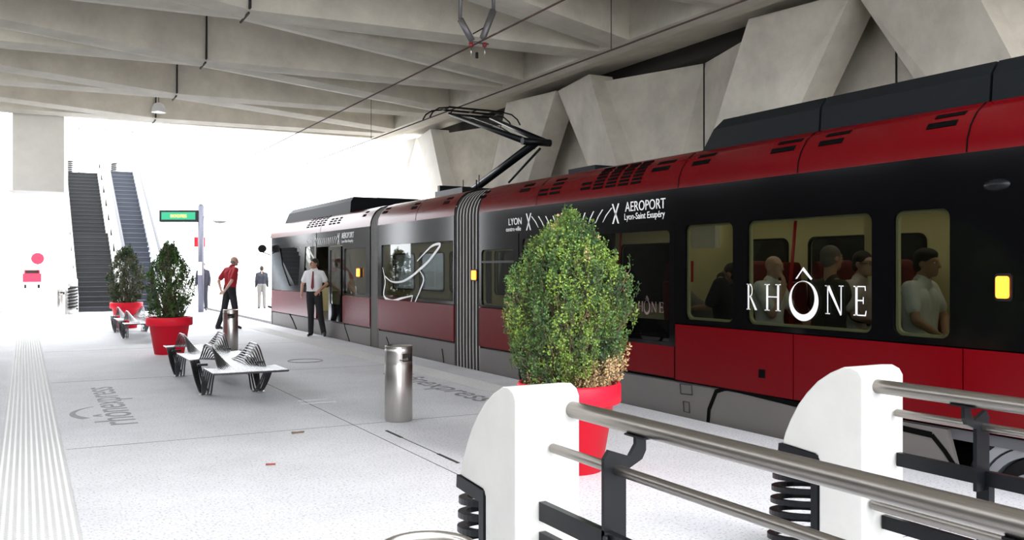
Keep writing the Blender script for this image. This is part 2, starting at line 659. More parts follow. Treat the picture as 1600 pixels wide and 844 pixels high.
# ------------------------------------------------------------------ staircase and escalator
def flight(x0, x1, y0, z0, z1, n, m, mr, parent, name, run=None):
    bm = bmesh.new()
    rise = (z1 - z0) / n
    run = run or rise / math.tan(R(30))
    for i in range(n):
        y = y0 + i * run
        z = z0 + (i + 1) * rise
        box(bm, (x0, y, z - rise - .05), (x1, y + run + .02, z - .03), 1)
        box(bm, (x0, y - .02, z - .03), (x1, y + run + .02, z), 0)
    link(name, bm, None, parent, mats=[m, mr])
    return y0 + n * run


ZL = 5.95
st = empty('staircase', (2.25, 34.8, 0), 'dark grey staircase rising left of the escalator, behind the paired bins', 'staircase')
SX0, SX1 = 1.62, 2.92
ym = flight(SX0, SX1, 34.8, 0, 2.95, 17, M['stairn'], M['stair'], st, 'lower_flight')
link('landing', B(((SX0, ym - .04, 2.74), (SX1, ym + .9, 2.955))), M['joint'], st)
ye = flight(SX0, SX1, ym + .9, 2.95, ZL, 17, M['stairn'], M['stair'], st, 'upper_flight')


def slope_wall(x0, x1, y0, y1, zb, h, parent, name, m, z0=0.0):
    bm = bmesh.new()
    prism(bm, [(y0, z0), (y0, z0 + h), (y1, zb + h), (y1, zb - .5)], [], lambda a, b: (x0, a, b), lambda a, b: (x1, a, b))
    return link(name, bm, m, parent)


slope_wall(SX0 - .16, SX0, 34.6, ye, ZL, .55, st, 'side_wall', M['post'])
slope_wall(SX1, SX1 + .16, 34.6, ye, ZL, .55, st, 'side_wall', M['post'])
for x in (SX0 - .08, SX1 + .08):
    link('handrail', T(([(x, 34.5, .95), (x, ye, ZL + .95)], .035)), M['steel'], st)
    for i in range(9):
        t = (i + .5) / 9
        y = 34.6 + (ye - 34.6) * t
        link('rail_bracket', T(([(x, y, ZL * t + .5), (x, y, ZL * t + .95)], .03), n=6), M['black'], st)
es = empty('escalator', (3.85, 34.2, 0), 'grey-blue escalator with pale balustrades rising right of the dark staircase', 'escalator')
EX0, EX1 = 3.34, 4.3
yt = flight(EX0, EX1, 34.4, 0, ZL, 30, M['esc'], M['escd'], es, 'step_band')
for x0, x1, nm in ((EX0 - .27, EX0 - .02, 'balustrade'), (EX1 + .02, EX1 + .27, 'balustrade')):
    slope_wall(x0, x1, 33.8, yt + .4, ZL + .2, .35, es, nm, M['balu'])
    xm = (x0 + x1) / 2
    bm = bmesh.new()
    prism(bm, [(33.7, .35), (33.7, 1.0), (yt + .4, ZL + 1.1), (yt + .4, ZL + .5)], [], lambda a, b: (xm - .012, a, b), lambda a, b: (xm + .012, a, b))
    link('glass_side', bm, M['gclear'], es)
    link('handrail', T(([(xm, 33.5, .6), (xm, 33.45, .9), (xm, 33.7, 1.03), (xm, yt + .4, ZL + 1.13), (xm, yt + 1, ZL + 1.13)], .06)), M['hand'], es)
ud = empty('upper_walkway', (3, 46, 0), 'white upper walkway with glazed lobby at the top of the stairs', 'walkway')
link('deck', B(((.8, ye + .05, ZL - .35), (6.5, 62, ZL))), M['concl'], ud)
for x in (1.1, 5.2):
    link('support', B(((x, 50, 0), (x + .5, 50.6, ZL - .35))), M['concl'], ud)
bm = B(((2.35, 52, ZL + 2.95), (5.2, 57, ZL + 3.15)))
link('lobby_roof', bm, M['balu'], ud)
bm = B(((2.4, 52.1, ZL), (2.5, 52.2, ZL + 3)), ((5.0, 52.1, ZL), (5.1, 52.2, ZL + 3)), ((3.7, 52.1, ZL), (3.78, 52.2, ZL + 3)))
link('lobby_frame', bm, M['galv'], ud)
link('lobby_glass', B(((2.5, 52.14, ZL), (5.0, 52.16, ZL + 2.9))), M['gclear'], ud)


def coil(c, r, z0, z1, turns, rt, n=14, sx=1.0):
    bm = bmesh.new()
    pts = []
    N = int(turns * 22)
    for i in range(N + 1):
        a = i / 22 * 2 * math.pi
        pts.append((c[0] + sx * r * math.cos(a), c[1] + r * math.sin(a), z0 + (z1 - z0) * i / N))
    tube(bm, pts, rt, n)
    return bm


def coil_bollard(x, y, z, h, label, group=None):
    b = empty('bollard', (x, y, z), label, 'bollard', group)
    bm = bmesh.new()
    lathe(bm, [(0, 0), (.15, 0), (.15, h * .12), (.10, h * .12), (.10, h * .78), (0, h * .78)], n=20)
    sub('base', bm, M['post'], b)
    sub('coil', coil((0, 0, 0), .14, h * .15, h * .76, 7, .028, 6), M['black'], b)
    bm = bmesh.new()
    lathe(bm, [(0, h * .78), (.155, h * .78), (.155, h * .96), (.12, h), (0, h)], n=20)
    sub('cap', bm, M['post'], b)
    return b


coil_bollard(1.38, 33.2, 0, 1.2, 'white-capped bollard with black coil beside the foot of the dark stairs')
coil_bollard(1.9, ye + 3, ZL + .002, 1.1, 'coiled bollard on the upper walkway above the dark stairs')
coil_bollard(3.9, ye + 3, ZL + .002, 1.1, 'coiled bollard on the upper walkway above the escalator')

# ------------------------------------------------------------------ litter bins
def bin_proto():
    b = empty('litter_bin', (0, 0, 0))
    bm = bmesh.new()
    n = 48
    zs = [0, .02, .56, .565, .60, .68, .715, .72, .75]
    r0 = .138
    rad = [r0 - .01, r0, r0, r0 - .002, r0, r0, r0, r0 - .003, r0]
    rings = [[bm.verts.new((rad[i] * math.cos(t * 2 * math.pi / n), rad[i] * math.sin(t * 2 * math.pi / n), z)) for t in range(n)] for i, z in enumerate(zs)]
    for i in range(len(zs) - 1):
        for t in range(n):
            a = t * 360 / n
            if i == 4 and 258 <= a < 312:        # mouth of the ashtray slot
                continue
            f = bm.faces.new((rings[i][t], rings[i][(t + 1) % n], rings[i + 1][(t + 1) % n], rings[i + 1][t]))
            f.smooth = True
    sub('body', bm, M['steel'], b)
    bm = bmesh.new()
    lathe(bm, [(0, .60), (r0 - .012, .60), (r0 - .012, .715)], n=32)
    sub('inner_sleeve', bm, M['joint'], b)
    bm = bmesh.new()
    lathe(bm, [(r0, .75), (r0 - .012, .756), (r0 - .018, .745), (r0 - .022, .735), (0, .73)], n=48)
    sub('rim', bm, M['steel'], b)
    bm = bmesh.new()
    prism(bm, [(-.045, 0), (.045, 0), (.045, .055), (-.045, .055)], [], lambda a, c: (a, -r0 - .004 + .05 * c / .055, .612 + c), lambda a, c: (a, -r0 + .05 + .04 * c / .055, .612 + c))
    sub('ash_flap', bm, M['steel'], b)
    return b


BP = bin_proto()
bins = [(3.28, 8.42, 1, 2, 'stainless steel cylindrical litter bin standing nearest the big potted bush'),
        (3.38, 17.3, 1, -25, 'stainless steel litter bin standing in front of the man in the red shirt'),
        (.98, 2.3, 1, 0, 'litter bin whose steel rim just shows at the bottom edge'),
        (1.02, 33.0, 1.12, 0, 'leftmost of the paired steel bins by the foot of the dark stairs'),
        (1.25, 33.6, 1.1, 0, 'right-hand darker one of the paired steel bins by the dark stairs')]
for i, (x, y, s, rz, lab) in enumerate(bins):
    o = BP if i == 0 else copy_tree(BP)
    o.location = (x, y, 0)
    o.scale = (s, s, s)
    o.rotation_euler = (0, 0, R(rz))
    tag(o, lab, 'litter bin', 'cylindrical steel litter bins on the platform')

# ------------------------------------------------------------------ potted bushes
def make_pot(parent, H=.66, rt=.395, rb=.25):
    bm = bmesh.new()
    band = H - .15
    rband = rb + (rt - .03 - rb) * band / H
    lathe(bm, [(0, 0), (rb, 0), (rband, band), (rt - .012, band), (rt, band + .01), (rt, H - .012), (rt - .01, H), (rt - .035, H), (rt - .04, H - .02), (rt - .05, H - .09)], n=64)
    sub('pot', bm, M['red'], parent)
    bm = bmesh.new()
    lathe(bm, [(rt - .049, H - .09), (.2, H - .075), (0, H - .07)], n=40)
    sub('soil', bm, M['soil'], parent)


def bush(loc, zprof, nleaf, size, seed, mix, label, upright=.5, dead=False, lift=1.0):
    rnd = random.Random(seed)
    b = empty('potted_bush', loc, label, 'potted bush', 'bushes in tall red pots along the platform')
    make_pot(b)
    z0, z1 = zprof[0][0], zprof[-1][0]

    def rad(z):
        for (a, ra), (c, rc) in zip(zprof, zprof[1:]):
            if a <= z <= c:
                return ra + (rc - ra) * (z - a) / (c - a)
        return 0
    stems = bmesh.new()
    leaves = bmesh.new()
    made = 0
    nspr = nleaf // 26
    cen = Vector((0, 0, z0 - .12))
    for s in range(nspr):
        z = z0 + (z1 - z0) * (rnd.random() ** .9)
        a = rnd.random() * 2 * math.pi
        rr = rad(z)
        q = rnd.random() ** .42
        lump = 1 + .14 * noise.noise(Vector((math.cos(a) * 2.2, math.sin(a) * 2.2, z * 3.2 + seed))) * 2
        tip = Vector((math.cos(a) * rr * q * lump, math.sin(a) * rr * q * lump, z + rnd.uniform(-.03, .05) * (1 if rnd.random() < .8 else 2)))
        d = (tip - Vector((tip.x * .35, tip.y * .35, z0 - .3))).normalized()
        d = (d + Vector((rnd.uniform(-.4, .4), rnd.uniform(-.4, .4), upright + rnd.uniform(-.2, .3)))).normalized()
        L = rnd.uniform(.07, .15)
        base = tip - d * L
        if s % 5 == 0:
            root = Vector((rnd.uniform(-.12, .12), rnd.uniform(-.12, .12), z0 - .08))
            mid = root.lerp(base, .55) + Vector((0, 0, .03))
            tube(stems, [root, mid, base], [.007, .005, .003], 4)
        tube(stems, [base, tip], [.0025, .0012], 3)
        nz = noise.noise(Vector((tip.x * 4, tip.y * 4, tip.z * 4 + seed)))
        k = rnd.random() + nz * .9
        if dead and z < z0 + .30 and q > .45 and (tip.x * .88 - tip.y * .48 > -.02 + rnd.uniform(-.1, .1)) and tip.z < z0 + .12 + .25 * max(0, tip.x * .88 - tip.y * .48) / .3 * rnd.uniform(.6, 1.1):
            mi = 3
        elif dead and z < z0 + .1 and rnd.random() < .5:
            mi = 3
        elif dead and noise.noise(tip * 5.1) > .42 and z > z0 + .6 and rnd.random() < .3:
            mi = 3
        else:
            mi = 0 if k > mix[0] else (1 if k > mix[1] else 2)
        for j in range(26):
            t = rnd.random()
            p = base.lerp(tip, t)
            ld = (d * rnd.uniform(.1, .8) + Vector((rnd.gauss(0, 1), rnd.gauss(0, 1), rnd.gauss(0, 1))).normalized() * .9).normalized()
            p = p + ld * rnd.uniform(.0, .02)
            sd = ld.cross(Vector((rnd.gauss(0, 1), rnd.gauss(0, 1), rnd.gauss(0, 1)))).normalized()
            l = size * rnd.uniform(.7, 1.25)
            w = l * .33
            v = [leaves.verts.new(x) for x in (p, p + ld * l * .5 + sd * w, p + ld * l, p + ld * l * .5 - sd * w)]
            leaves.faces.new(v).material_index = mi
    sub('stems', stems, M['stem'], b)
    f = sub('foliage', leaves, None, b, mats=[M['leafA'], M['leafB'], M['leafC'], M['leafD']] if dead else [M['leafO'], M['leafB'] if seed == 2 else M['leafO'], M['leafC'], M['leafD']])
    return b


bush((3.63, 5.78, 0), [(.60, .28), (.72, .36), (.95, .46), (1.2, .49), (1.42, .47), (1.6, .40), (1.76, .25), (1.86, .12), (1.92, .03)], 78000, .019, 5, (.62, .12),
     'large bright green bush with tan dead sprigs in a red pot beside the tram', dead=True)
bush((2.26, 17.0, 0), [(.62, .27), (.8, .36), (1.15, .44), (1.45, .40), (1.7, .24), (1.95, .08)], 15000, .034, 2, (.7, .2),
     'dark green bush in a red pot just behind the near black bench', upright=.9)
bush((2.27, 24.9, 0), [(.62, .25), (.85, .38), (1.3, .46), (1.65, .40), (1.9, .25), (2.05, .08)], 12000, .04, 3, (.8, .1),
     'olive-green bush in a red pot at the foot of the escalator', upright=.7)

# ------------------------------------------------------------------ wavy rod benches
def bench_proto():
    b = empty('wire_bench', (0, 0, 0))
    Wd, L, zs = .80, 4.1, .37
    n = 37
    rods = bmesh.new()
    stations = (1.15, 3.25)

    def prof(i, y):
        s = abs(i - (n - 1) / 2) / ((n - 1) / 2)        # 0 centre, 1 edge
        z = zs
        for c in stations:
            if s > .68:                                # leg rods dip to the floor
                k = (s - .68) / .32
                w = .62 - .12 * k
                t = min(1, 1.12 * max(0, 1 - abs(y - c) / w))
                z -= (zs - .012) * (.5 * t + .5 * t * t * (3 - 2 * t))
            elif s > .15:
                k = (s - .15) / .53
                t = max(0, 1 - abs(y - c) / (.56 + .14 * k))
                t = .5 - .5 * math.cos(math.pi * min(1, t * 1.3))
                z += .235 * k ** 1.2 * t
        return z
    for i in range(n):
        x = -Wd / 2 + Wd * i / (n - 1)
        s = abs(i - (n - 1) / 2) / ((n - 1) / 2)
        pts = []
        for j in range(83):
            y = L * j / 82
            z = prof(i, y)
            xx = x
            if s > .68:
                dip = (zs - z) / zs
                xx = x - math.copysign((s - .84) * Wd / 2 * .75, x) * max(0, dip) ** 2
            pts.append((xx, y, z))
        tube(rods, pts, .0105, 6)
    sub('slatted_seat', rods, M['rod'], b)
    for y in (0.004, L - .004):
        sub('end_strip', B(((-Wd / 2, y - .006, zs - .012), (Wd / 2, y + .006, zs + .010))), M['rod'], b)
    for c in stations:
        for sx in (-1, 1):
            x = sx * .84 * Wd / 2
            sub('foot_plate', B(((x - .05, c - .05, 0), (x + .05, c + .05, .008))), M['steel'], b)
            bm = bmesh.new()
            x1 = sx * .70 * Wd / 2
            box(bm, (min(x1, sx * Wd / 2), c - .01, zs - .02), (max(x1, sx * Wd / 2), c + .03, zs + .006))
            sub('cross_tie', bm, M['black'], b)
    return b


bp_ = bench_proto()
bp_.location = (2.21, 10.1, 0)
tag(bp_, 'near wavy bench of black steel rods with humps and legs', 'bench', 'wavy black rod benches')
b2 = copy_tree(bp_)
b2.location = (2.21, 20.0, 0)
tag(b2, 'far wavy bench of black rods, between the two smaller potted bushes', 'bench', 'wavy black rod benches')

# ------------------------------------------------------------------ white barrier posts and rails
def barrier_post(x0, x1, yf, label):
    p = empty('barrier_post', ((x0 + x1) / 2, yf + .15, 0), label, 'post', 'white concrete end posts of the barriers')
    prof = [(yf, 0), (yf, 1.0), (yf + .02, 1.03), (yf + .06, 1.045), (yf + .12, 1.04), (yf + .2, 1.005), (yf + .28, .955), (yf + .35, .89), (yf + .41, .82), (yf + .46, .74), (yf + .50, .66), (yf + .52, .60), (yf + .29, .585), (yf + .27, .56), (yf + .27, 0)]
    bm = bmesh.new()
    prism(bm, prof, [], lambda a, b: (x0, a, b), lambda a, b: (x1, a, b))
    o = link('concrete_body', bm, M['post'], p)
    md = o.modifiers.new('b', 'BEVEL')
    md.width = .018
    md.segments = 3
    md.angle_limit = R(40)
    xm = (x0 + x1) / 2
    # black bracket in the notch
    bm = bmesh.new()
    prism(bm, [(yf + .272, .02), (yf + .272, .583), (yf + .535, .60), (yf + .54, .545), (yf + .315, .53), (yf + .315, .02)], [], lambda a, b: (x0 - .008, a, b), lambda a, b: (x1 + .008, a, b))
    link('bracket', bm, M['black'], p)
    # stacked flat elliptical rings
    for k in range(8):
        z = .475 - k * .066
        bm = bmesh.new()
        ro, ri = (.15, .20), (.112, .160)
        cy = yf + .475 + .008 * k
        N = 36
        for i in range(N):
            pass
        out = [(xm + ro[0] * math.cos(i * 2 * math.pi / N), cy + ro[1] * math.sin(i * 2 * math.pi / N)) for i in range(N)]
        inn = [(xm + ri[0] * math.cos(i * 2 * math.pi / N), cy + ri[1] * math.sin(i * 2 * math.pi / N)) for i in range(N)]
        tilt = lambda a, b: z + (b - cy) * -.12
        prism(bm, out, [inn], lambda a, b: (a, b, tilt(a, b)), lambda a, b: (a, b, tilt(a, b) + .026))
        link('ring', bm, M['black'], p)
    return p


PA = barrier_post(1.70, 2.0, 3.1, 'nearer white concrete barrier post at centre, in front of the big potted bush')
PB = barrier_post(3.50, 3.79, 2.95, 'right-hand white concrete barrier post standing closest to the tram')


def s_bracket(bm, xb, xm, xt, y, zb, zm, zt, dirn):
    w = .045
    pts = [(xb - w, zb), (xb - w, zm + .02), (xb - w + dirn * .01 + .005, zm + .055), (xt - .012, zt - .035), (xt - .012, zt), (xt + .03, zt), (xt + .03, zt - .04), (xb + w + .015, zm - .02), (xb + w, zb)]
    if dirn < 0:
        pts = [(2 * xb - a, b) for a, b in pts]
        off = (xt) - (2 * xb - (2 * xb - xt))
        pts = [(a, b) for a, b in pts]
    prism(bm, pts, [], lambda a, b: (a, y - .009, b), lambda a, b: (a, y + .009, b))


def rounded_tube(bm, p0, p1, r, n=24):
    p0, p1 = Vector(p0), Vector(p1)
    d = (p1 - p0).normalized()
    pts = [p0, p0 + d * r * .12, p0 + d * r * .35, p0 + d * r * .8]
    rr = [r * .55, r * .8, r * .95, r]
    pts += [p1 - d * .01, p1]
    rr += [r, r]
    tube(bm, pts, rr, n)
    return bm


def barrier(x_top, x_mid, x_bar, ys, zt, zm, zbar, label, second, dirn, yend=-1.2):
    b = empty('barrier_rail', (x_bar, ys, 0), label, 'handrail', 'tubular steel barrier handrails')
    link('top_rail', rounded_tube(bmesh.new(), (x_top, ys + .03, zt), (x_top, yend, zt), .034), M['railst'], b)
    link('middle_rail', rounded_tube(bmesh.new(), (x_mid, ys, zm), (x_mid, yend, zm), .0195), M['railst'], b)
    link('flat_bar', B(((x_bar - .015, yend, zbar[0]), (x_bar + .015, ys, zbar[1]))), M['black'], b)
    if second:
        link('lower_flat_bar', B(((x_bar - .015, yend, second[0]), (x_bar + .015, ys, second[1]))), M['black'], b)
    for y in (ys - .45, ys - 1.9, ys - 3.3):
        if y < yend:
            continue
        bm = bmesh.new()
        s = dirn
        xo = x_bar + s * .02
        w = .07
        raw = [(0, zbar[0] - .02), (0, zm + .045), (.02, zm + .075), (.10, zt - .10), (.125, zt - .06), (.125, zt - .03), (.165, zt - .03), (.165, zt - .085), (.15, zt - .115), (.085, zm - .005), (.085, zbar[0] - .02)]
        pts = [(x_bar - s * .015 + s * a * (abs(x_top - x_bar) / .135), c) for a, c in raw]
        prism(bm, pts, [], lambda a, c: (a, y - .009, c), lambda a, c: (a, y + .009, c))
        box(bm, (x_top - .03, y - .06, zt - .036), (x_top + .03, y + .06, zt - .029))
        tube(bm, [(x_bar - s * .015, y - .03, zbar[1] - .02), (x_bar - s * .03, y - .03, zbar[1] - .02)], .012, 8)
        link('support_bracket', bm, M['black'], b)
        link('leg', B(((x_bar - .02, y - .03, 0), (x_bar + .02, y + .03, zbar[0]))), M['black'], b)
    return b


barrier(1.965, 1.86, 1.815, 3.09, .945, .80, (.515, .59), 'long steel handrail sweeping from the nearer white post to the right edge', (.40, .47), 1)
rb = barrier(3.60, 3.72, 3.74, 2.94, .955, .82, (.56, .625), 'steel handrail running from the right-hand white post past the tram wheel', None, -1)
lo = empty('low_rail', (3.55, 2.9, 0), 'low steel rail below the long handrail, starting at the right-hand post', 'handrail')
link('tube', rounded_tube(bmesh.new(), (3.555, 2.94, .40), (3.555, -1.2, .40), .030), M['railst'], lo)
link('flat_bar', B(((3.62, -1.2, .27), (3.65, 2.94, .335))), M['black'], lo)
for y in (2.3, .6):
    link('support_bracket', B(((3.54, y - .01, .30), (3.66, y + .01, .37)), ((3.62, y - .02, 0), (3.65, y + .02, .27))), M['black'], lo)

# ------------------------------------------------------------------ TRAM
TX = 5.98
TW = 2.55
tram = empty('tram', (TX + TW / 2, 12, -.42), 'long red and black articulated tram standing along the right platform edge', 'tram')
PROF = [(5.98, .36), (5.98, 2.36), (5.992, 2.46), (6.03, 2.56), (6.10, 2.66), (6.20, 2.74), (6.34, 2.78), (6.6, 2.79), (7.255, 2.79)]
FULL = [(5.99, -.30)] + PROF + [(2 * 7.255 - x, z) for x, z in PROF[::-1][1:]] + [(8.52, -.30)]


def strip_profile(bm, pr, ys, off=None, mi=0):
    """sweep 2D profile (x,z) along ys"""
    rows = []
    for j, y in enumerate(ys):
        o = off[j] if off else 0
        row = []
        for x, z in pr:
            cx, cz = 7.255, 1.3
            row.append(bm.verts.new((x + (cx - x) * o, y, z + (cz - z) * o)))
        rows.append(row)
    for a, b in zip(rows, rows[1:]):
        for i in range(len(pr) - 1):
            f = bm.faces.new((a[i], a[i + 1], b[i + 1], b[i]))
            f.material_index = mi
            f.smooth = True
    return bm


A0, A1 = 16.9, 25.0       # far car
B0, B1 = 12.95, 16.45     # middle car
N0, N1 = 0.2, 12.05       # near car
cowl_pr = PROF[1:7]
cowl_far = [(2 * 7.255 - x, z) for x, z in cowl_pr[::-1]]
roof_pr = PROF[6:] + [(2 * 7.255 - x, z) for x, z in PROF[6:][::-1][1:]]
for y0, y1 in ((A0, A1 + .1), (B0, B1), (N0, N1)):
    link('roof_cowl', strip_profile(bmesh.new(), cowl_pr, [y0, y1]), M['tred'], tram)
    link('roof_cowl', strip_profile(bmesh.new(), cowl_far, [y0, y1]), M['tred'], tram)
    link('roof', strip_profile(bmesh.new(), roof_pr, [y0, y1]), M['troof'], tram)
    # saloon
    link('saloon_floor', B(((6.03, y0, .26), (8.48, y1, .36))), M['ifloor'], tram)
    link('saloon_ceiling', B(((6.05, y0, 2.20), (8.46, y1, 2.26))), M['cream'], tram)
    bm = B(((6.55, y0 + .2, 2.17), (6.75, y1 - .2, 2.20)), ((7.75, y0 + .2, 2.17), (7.95, y1 - .2, 2.20)))
    link('ceiling_light', bm, M['strip_l'], tram)
# far side walls with window holes
for y0, y1 in ((A0, A1 - 1.0), (B0, B1), (N0, N1)):
    holes = []
    L = y1 - y0
    nwin = max(1, int(L / 1.75))
    for i in range(nwin):
        a = y0 + (i + .10) * L / nwin
        holes.append(rrect(a, a + L / nwin * .80, 1.02, 1.88, .08))
    link('far_side_wall', yz(rrect(y0, y1, .30, 2.36, .001, 1), holes, 8.46, 8.51), M['cream'], tram)
    link('far_side_skirt', yz(rrect(y0, y1, -.28, .30, .001, 1), [], 8.47, 8.52), M['tgrey'], tram)
    for i, h in enumerate(holes):
        link('far_window', yz(h, [], 8.475, 8.485), M['glassd'], tram)
        bm = yz(rrect(min(p[0] for p in h) - .03, max(p[0] for p in h) + .03, .99, 1.91, .1), [h], 8.435, 8.462)
        link('far_window_frame', bm, M['black'], tram)

# near-side panels
def band(y0, y1, z0, z1, holes, m, name, x0=TX, x1=TX + .045):
    return link(name, yz([(y0, z0), (y1, z0), (y1, z1), (y0, z1)], holes, x0, x1), m, tram)


ZR, ZK, ZTOP = .95, .36, 2.36


def window(h, m='glass', name='window'):
    ys_ = [p[0] for p in h]
    zs_ = [p[1] for p in h]
    o = link(name, yz(h, [], TX + .016, TX + .022), M[m], tram)
    fr = yz(rrect(min(ys_) - .0, max(ys_) + .0, min(zs_), max(zs_), .07), [rrect(min(ys_) + .022, max(ys_) - .022, min(zs_) + .022, max(zs_) - .022, .06)], TX + .03, TX + .06)
    f = link('window_frame', fr, M['cream'], o)
    return o


def wh(pa, pb, zt=1.97, zb=1.0, r=.07):
    return rrect(ty(pa), ty(pb), zb, zt, r)


# near car
d0, d1 = ty(1055), ty(810)
W1, W2, W3 = wh(1070, 1145), wh(1167, 1362), wh(1396, 1484)
band(N0, d0, ZR, ZTOP, [W1, W2, W3], M['tblk'], 'window_band')
for h in (W1, W2, W3):
    window(h)
band(d0, d1, 2.01, ZTOP, [], M['tblk'], 'door_header')
W0 = wh(752, 803, 1.80, .98)
band(d1, N1, ZR, ZTOP, [W0], M['tblk'], 'window_band')
window(W0)
zc = 1.62
link('window_bar', B(((TX - .002, ty(803), zc - .015), (TX + .02, ty(752), zc + .015))), M['black'], tram)
# lower red panels, with seams
def lower(y0, y1, zb=ZK):
    o = link('lower_panel', yz([(y0 + .006, zb), (y1 - .006, zb), (y1 - .006, ZR - .01), (y0 + .006, ZR - .01)], [], TX - .004, TX + .04), M['tred'], tram)
    return o


for a, b in ((N0, ty(1505)), (ty(1505), ty(1240)), (ty(1240), d0)):
    lower(a, b)
lower(d1, N1)
band(N0, N1, ZK - .02, ZR + .02, [], M['dark'], 'panel_backing', TX + .041, TX + .06)
# doors of the near car
dm = (d0 + d1) / 2
for a, b in ((d0, dm), (dm, d1)):
    h = rrect(a + .10, b - .10, .74, 1.93, .06)
    o = link('door', yz([(a + .012, .37), (b - .012, .37), (b - .012, 2.03), (a + .012, 2.03)], [h], TX + .006, TX + .04), None, tram, mats=[M['tblk']])
    link('door_window', yz(h, [], TX + .02, TX + .026), M['glassd'], o)
    link('door_kick_panel', yz([(a + .02, .375), (b - .02, .375), (b - .02, .70), (a + .02, .70)], [], TX + .0, TX + .008), M['tred'], o)
# skirts
yk = ty(1478)
sk = yz([(yk, ZK - .03), (N1, ZK - .03), (N1, -.30), (ty(1515), -.30)], [], TX + .01, TX + .05)
link('skirt', sk, M['tgrey'], tram)
link('underframe', B(((TX + .25, N0, -.25), (8.3, N1, .24))), M['dark'], tram)
link('underframe', B(((TX + .25, B0, -.25), (8.3, B1, .24))), M['dark'], tram)
link('underframe', B(((TX + .25, A0, -.25), (8.3, A1 - .6, .24))), M['dark'], tram)
# dark skirt gap line beside the hatch
def dark_strip(pts, wpx, name='panel_gap', x=TX + .004, m='dark'):
    """polyline in pixels, built as a thin raised strip on the skirt plane"""
    P = [Vector((*tp(a, b), 0)) for a, b in pts]
    bm = bmesh.new()
    L_, R_ = [], []
    for i, p in enumerate(P):
        d = (P[min(i + 1, len(P) - 1)] - P[max(i - 1, 0)]).normalized()
        n = Vector((-d.y, d.x, 0)) * wpx / 2
        L_.append((p + n)[:2])
        R_.append((p - n)[:2])
    prism(bm, L_ + R_[::-1], [], lambda a, b: (x, a, b), lambda a, b: (x + .02, a, b))
    return link(name, bm, M[m], tram)


dark_strip([(1103, 690), (1107, 640), (1118, 612), (1135, 606), (1250, 634), (1420, 672), (1455, 680)], .045)
dark_strip([(1455, 680), (1475, 705), (1515, 765)], .035)
dark_strip([(808, 380), (808, 480), (806, 545), (812, 590), (826, 640)], .03)
for pts in ([(1062, 600), (1080, 602), (1081, 617), (1063, 615)], [(1067, 627), (1076, 629), (1077, 645), (1068, 643)]):
    q = pxy(*pts)
    bm = bmesh.new()
    tube(bm, [(TX + .004, a, b) for a, b in q], .006, 5, closed=True)
    link('skirt_hatch', bm, M['joint'], tram)
q = pxy((1186, 577), (1196, 578), (1196, 591), (1186, 590))
link('socket', yz(q, [], TX - .008, TX), M['dark'], tram)
# wheel in the open bogie
wy = ty(1612)
for dy in (0,):
    bm = bmesh.new()
    for r0, r1, x0, x1, mi in ((.56, .50, 6.08, 6.2, 0), (.50, .44, 6.05, 6.2, 1), (.43, .37, 6.07, 6.2, 1), (.26, .10, 6.06, 6.2, 1)):
        N = 48
        out = [(wy + r0 * math.cos(i * 2 * math.pi / N), -.14 + r0 * math.sin(i * 2 * math.pi / N)) for i in range(N)]
        inn = [(wy + r1 * math.cos(i * 2 * math.pi / N), -.14 + r1 * math.sin(i * 2 * math.pi / N)) for i in range(N)]
        prism(bm, out, [inn], lambda a, b: (x0, a, b), lambda a, b: (x1, a, b), mi)
    prism(bm, [(wy + .36 * math.cos(i * 2 * math.pi / 32), -.14 + .36 * math.sin(i * 2 * math.pi / 32)) for i in range(32)], [], lambda a, b: (6.12, a, b), lambda a, b: (6.2, a, b), 0)
    link('wheel', bm, None, tram, mats=[M['black'], M['wheel']])
link('bogie_frame', B(((6.03, wy - .9, -.02), (6.12, wy + .2, .05)), ((6.03, wy - .3, -.1), (6.1, wy - .15, .14))), M['black'], tram)

# middle car
WB = rrect(ty(596), ty(708), 1.0, 1.97, .03)
band(B0, B1, ZR, ZTOP, [WB], M['tblk'], 'window_band')
window(WB, 'glassd')
lower(B0, B1)
band(B0, B1, ZK - .02, ZR + .02, [], M['dark'], 'panel_backing', TX + .041, TX + .06)
link('skirt', yz([(B0, ZK - .03), (B1, ZK - .03), (B1, -.3), (B0, -.3)], [], TX + .01, TX + .05), M['tgrey'], tram)
dark_strip([(603, 527), (611, 548), (613, 575)], .02)
dark_strip([(690, 545), (692, 560), (695, 590)], .02)
# white curling graphic on the middle car's glass
def curl(pts, w, m='white', name='curl_graphic', x=TX - .003):
    P = [Vector((*tp(a, b), 0)) for a, b in pts]
    Q = []
    for i in range(len(P) - 1):
        p0, p1, p2, p3 = P[max(i - 1, 0)], P[i], P[i + 1], P[min(i + 2, len(P) - 1)]
        for k in range(6):
            t = k / 6
            Q.append(.5 * ((2 * p1) + (-p0 + p2) * t + (2 * p0 - 5 * p1 + 4 * p2 - p3) * t * t + (-p0 + 3 * p1 - 3 * p2 + p3) * t ** 3))
    Q.append(P[-1])
    L_, R_ = [], []
    for i, p in enumerate(Q):
        d = (Q[min(i + 1, len(Q) - 1)] - Q[max(i - 1, 0)]).normalized()
        t = i / (len(Q) - 1)
        n = Vector((-d.y, d.x, 0)) * (w * (.35 + .65 * math.sin(math.pi * t)) / 2)
        L_.append((p + n)[:2])
        R_.append((p - n)[:2])
    bm = bmesh.new()
    prism(bm, L_ + R_[::-1], [], lambda a, b: (x, a, b), lambda a, b: (x + .003, a, b))
    return link(name, bm, M[m], tram)


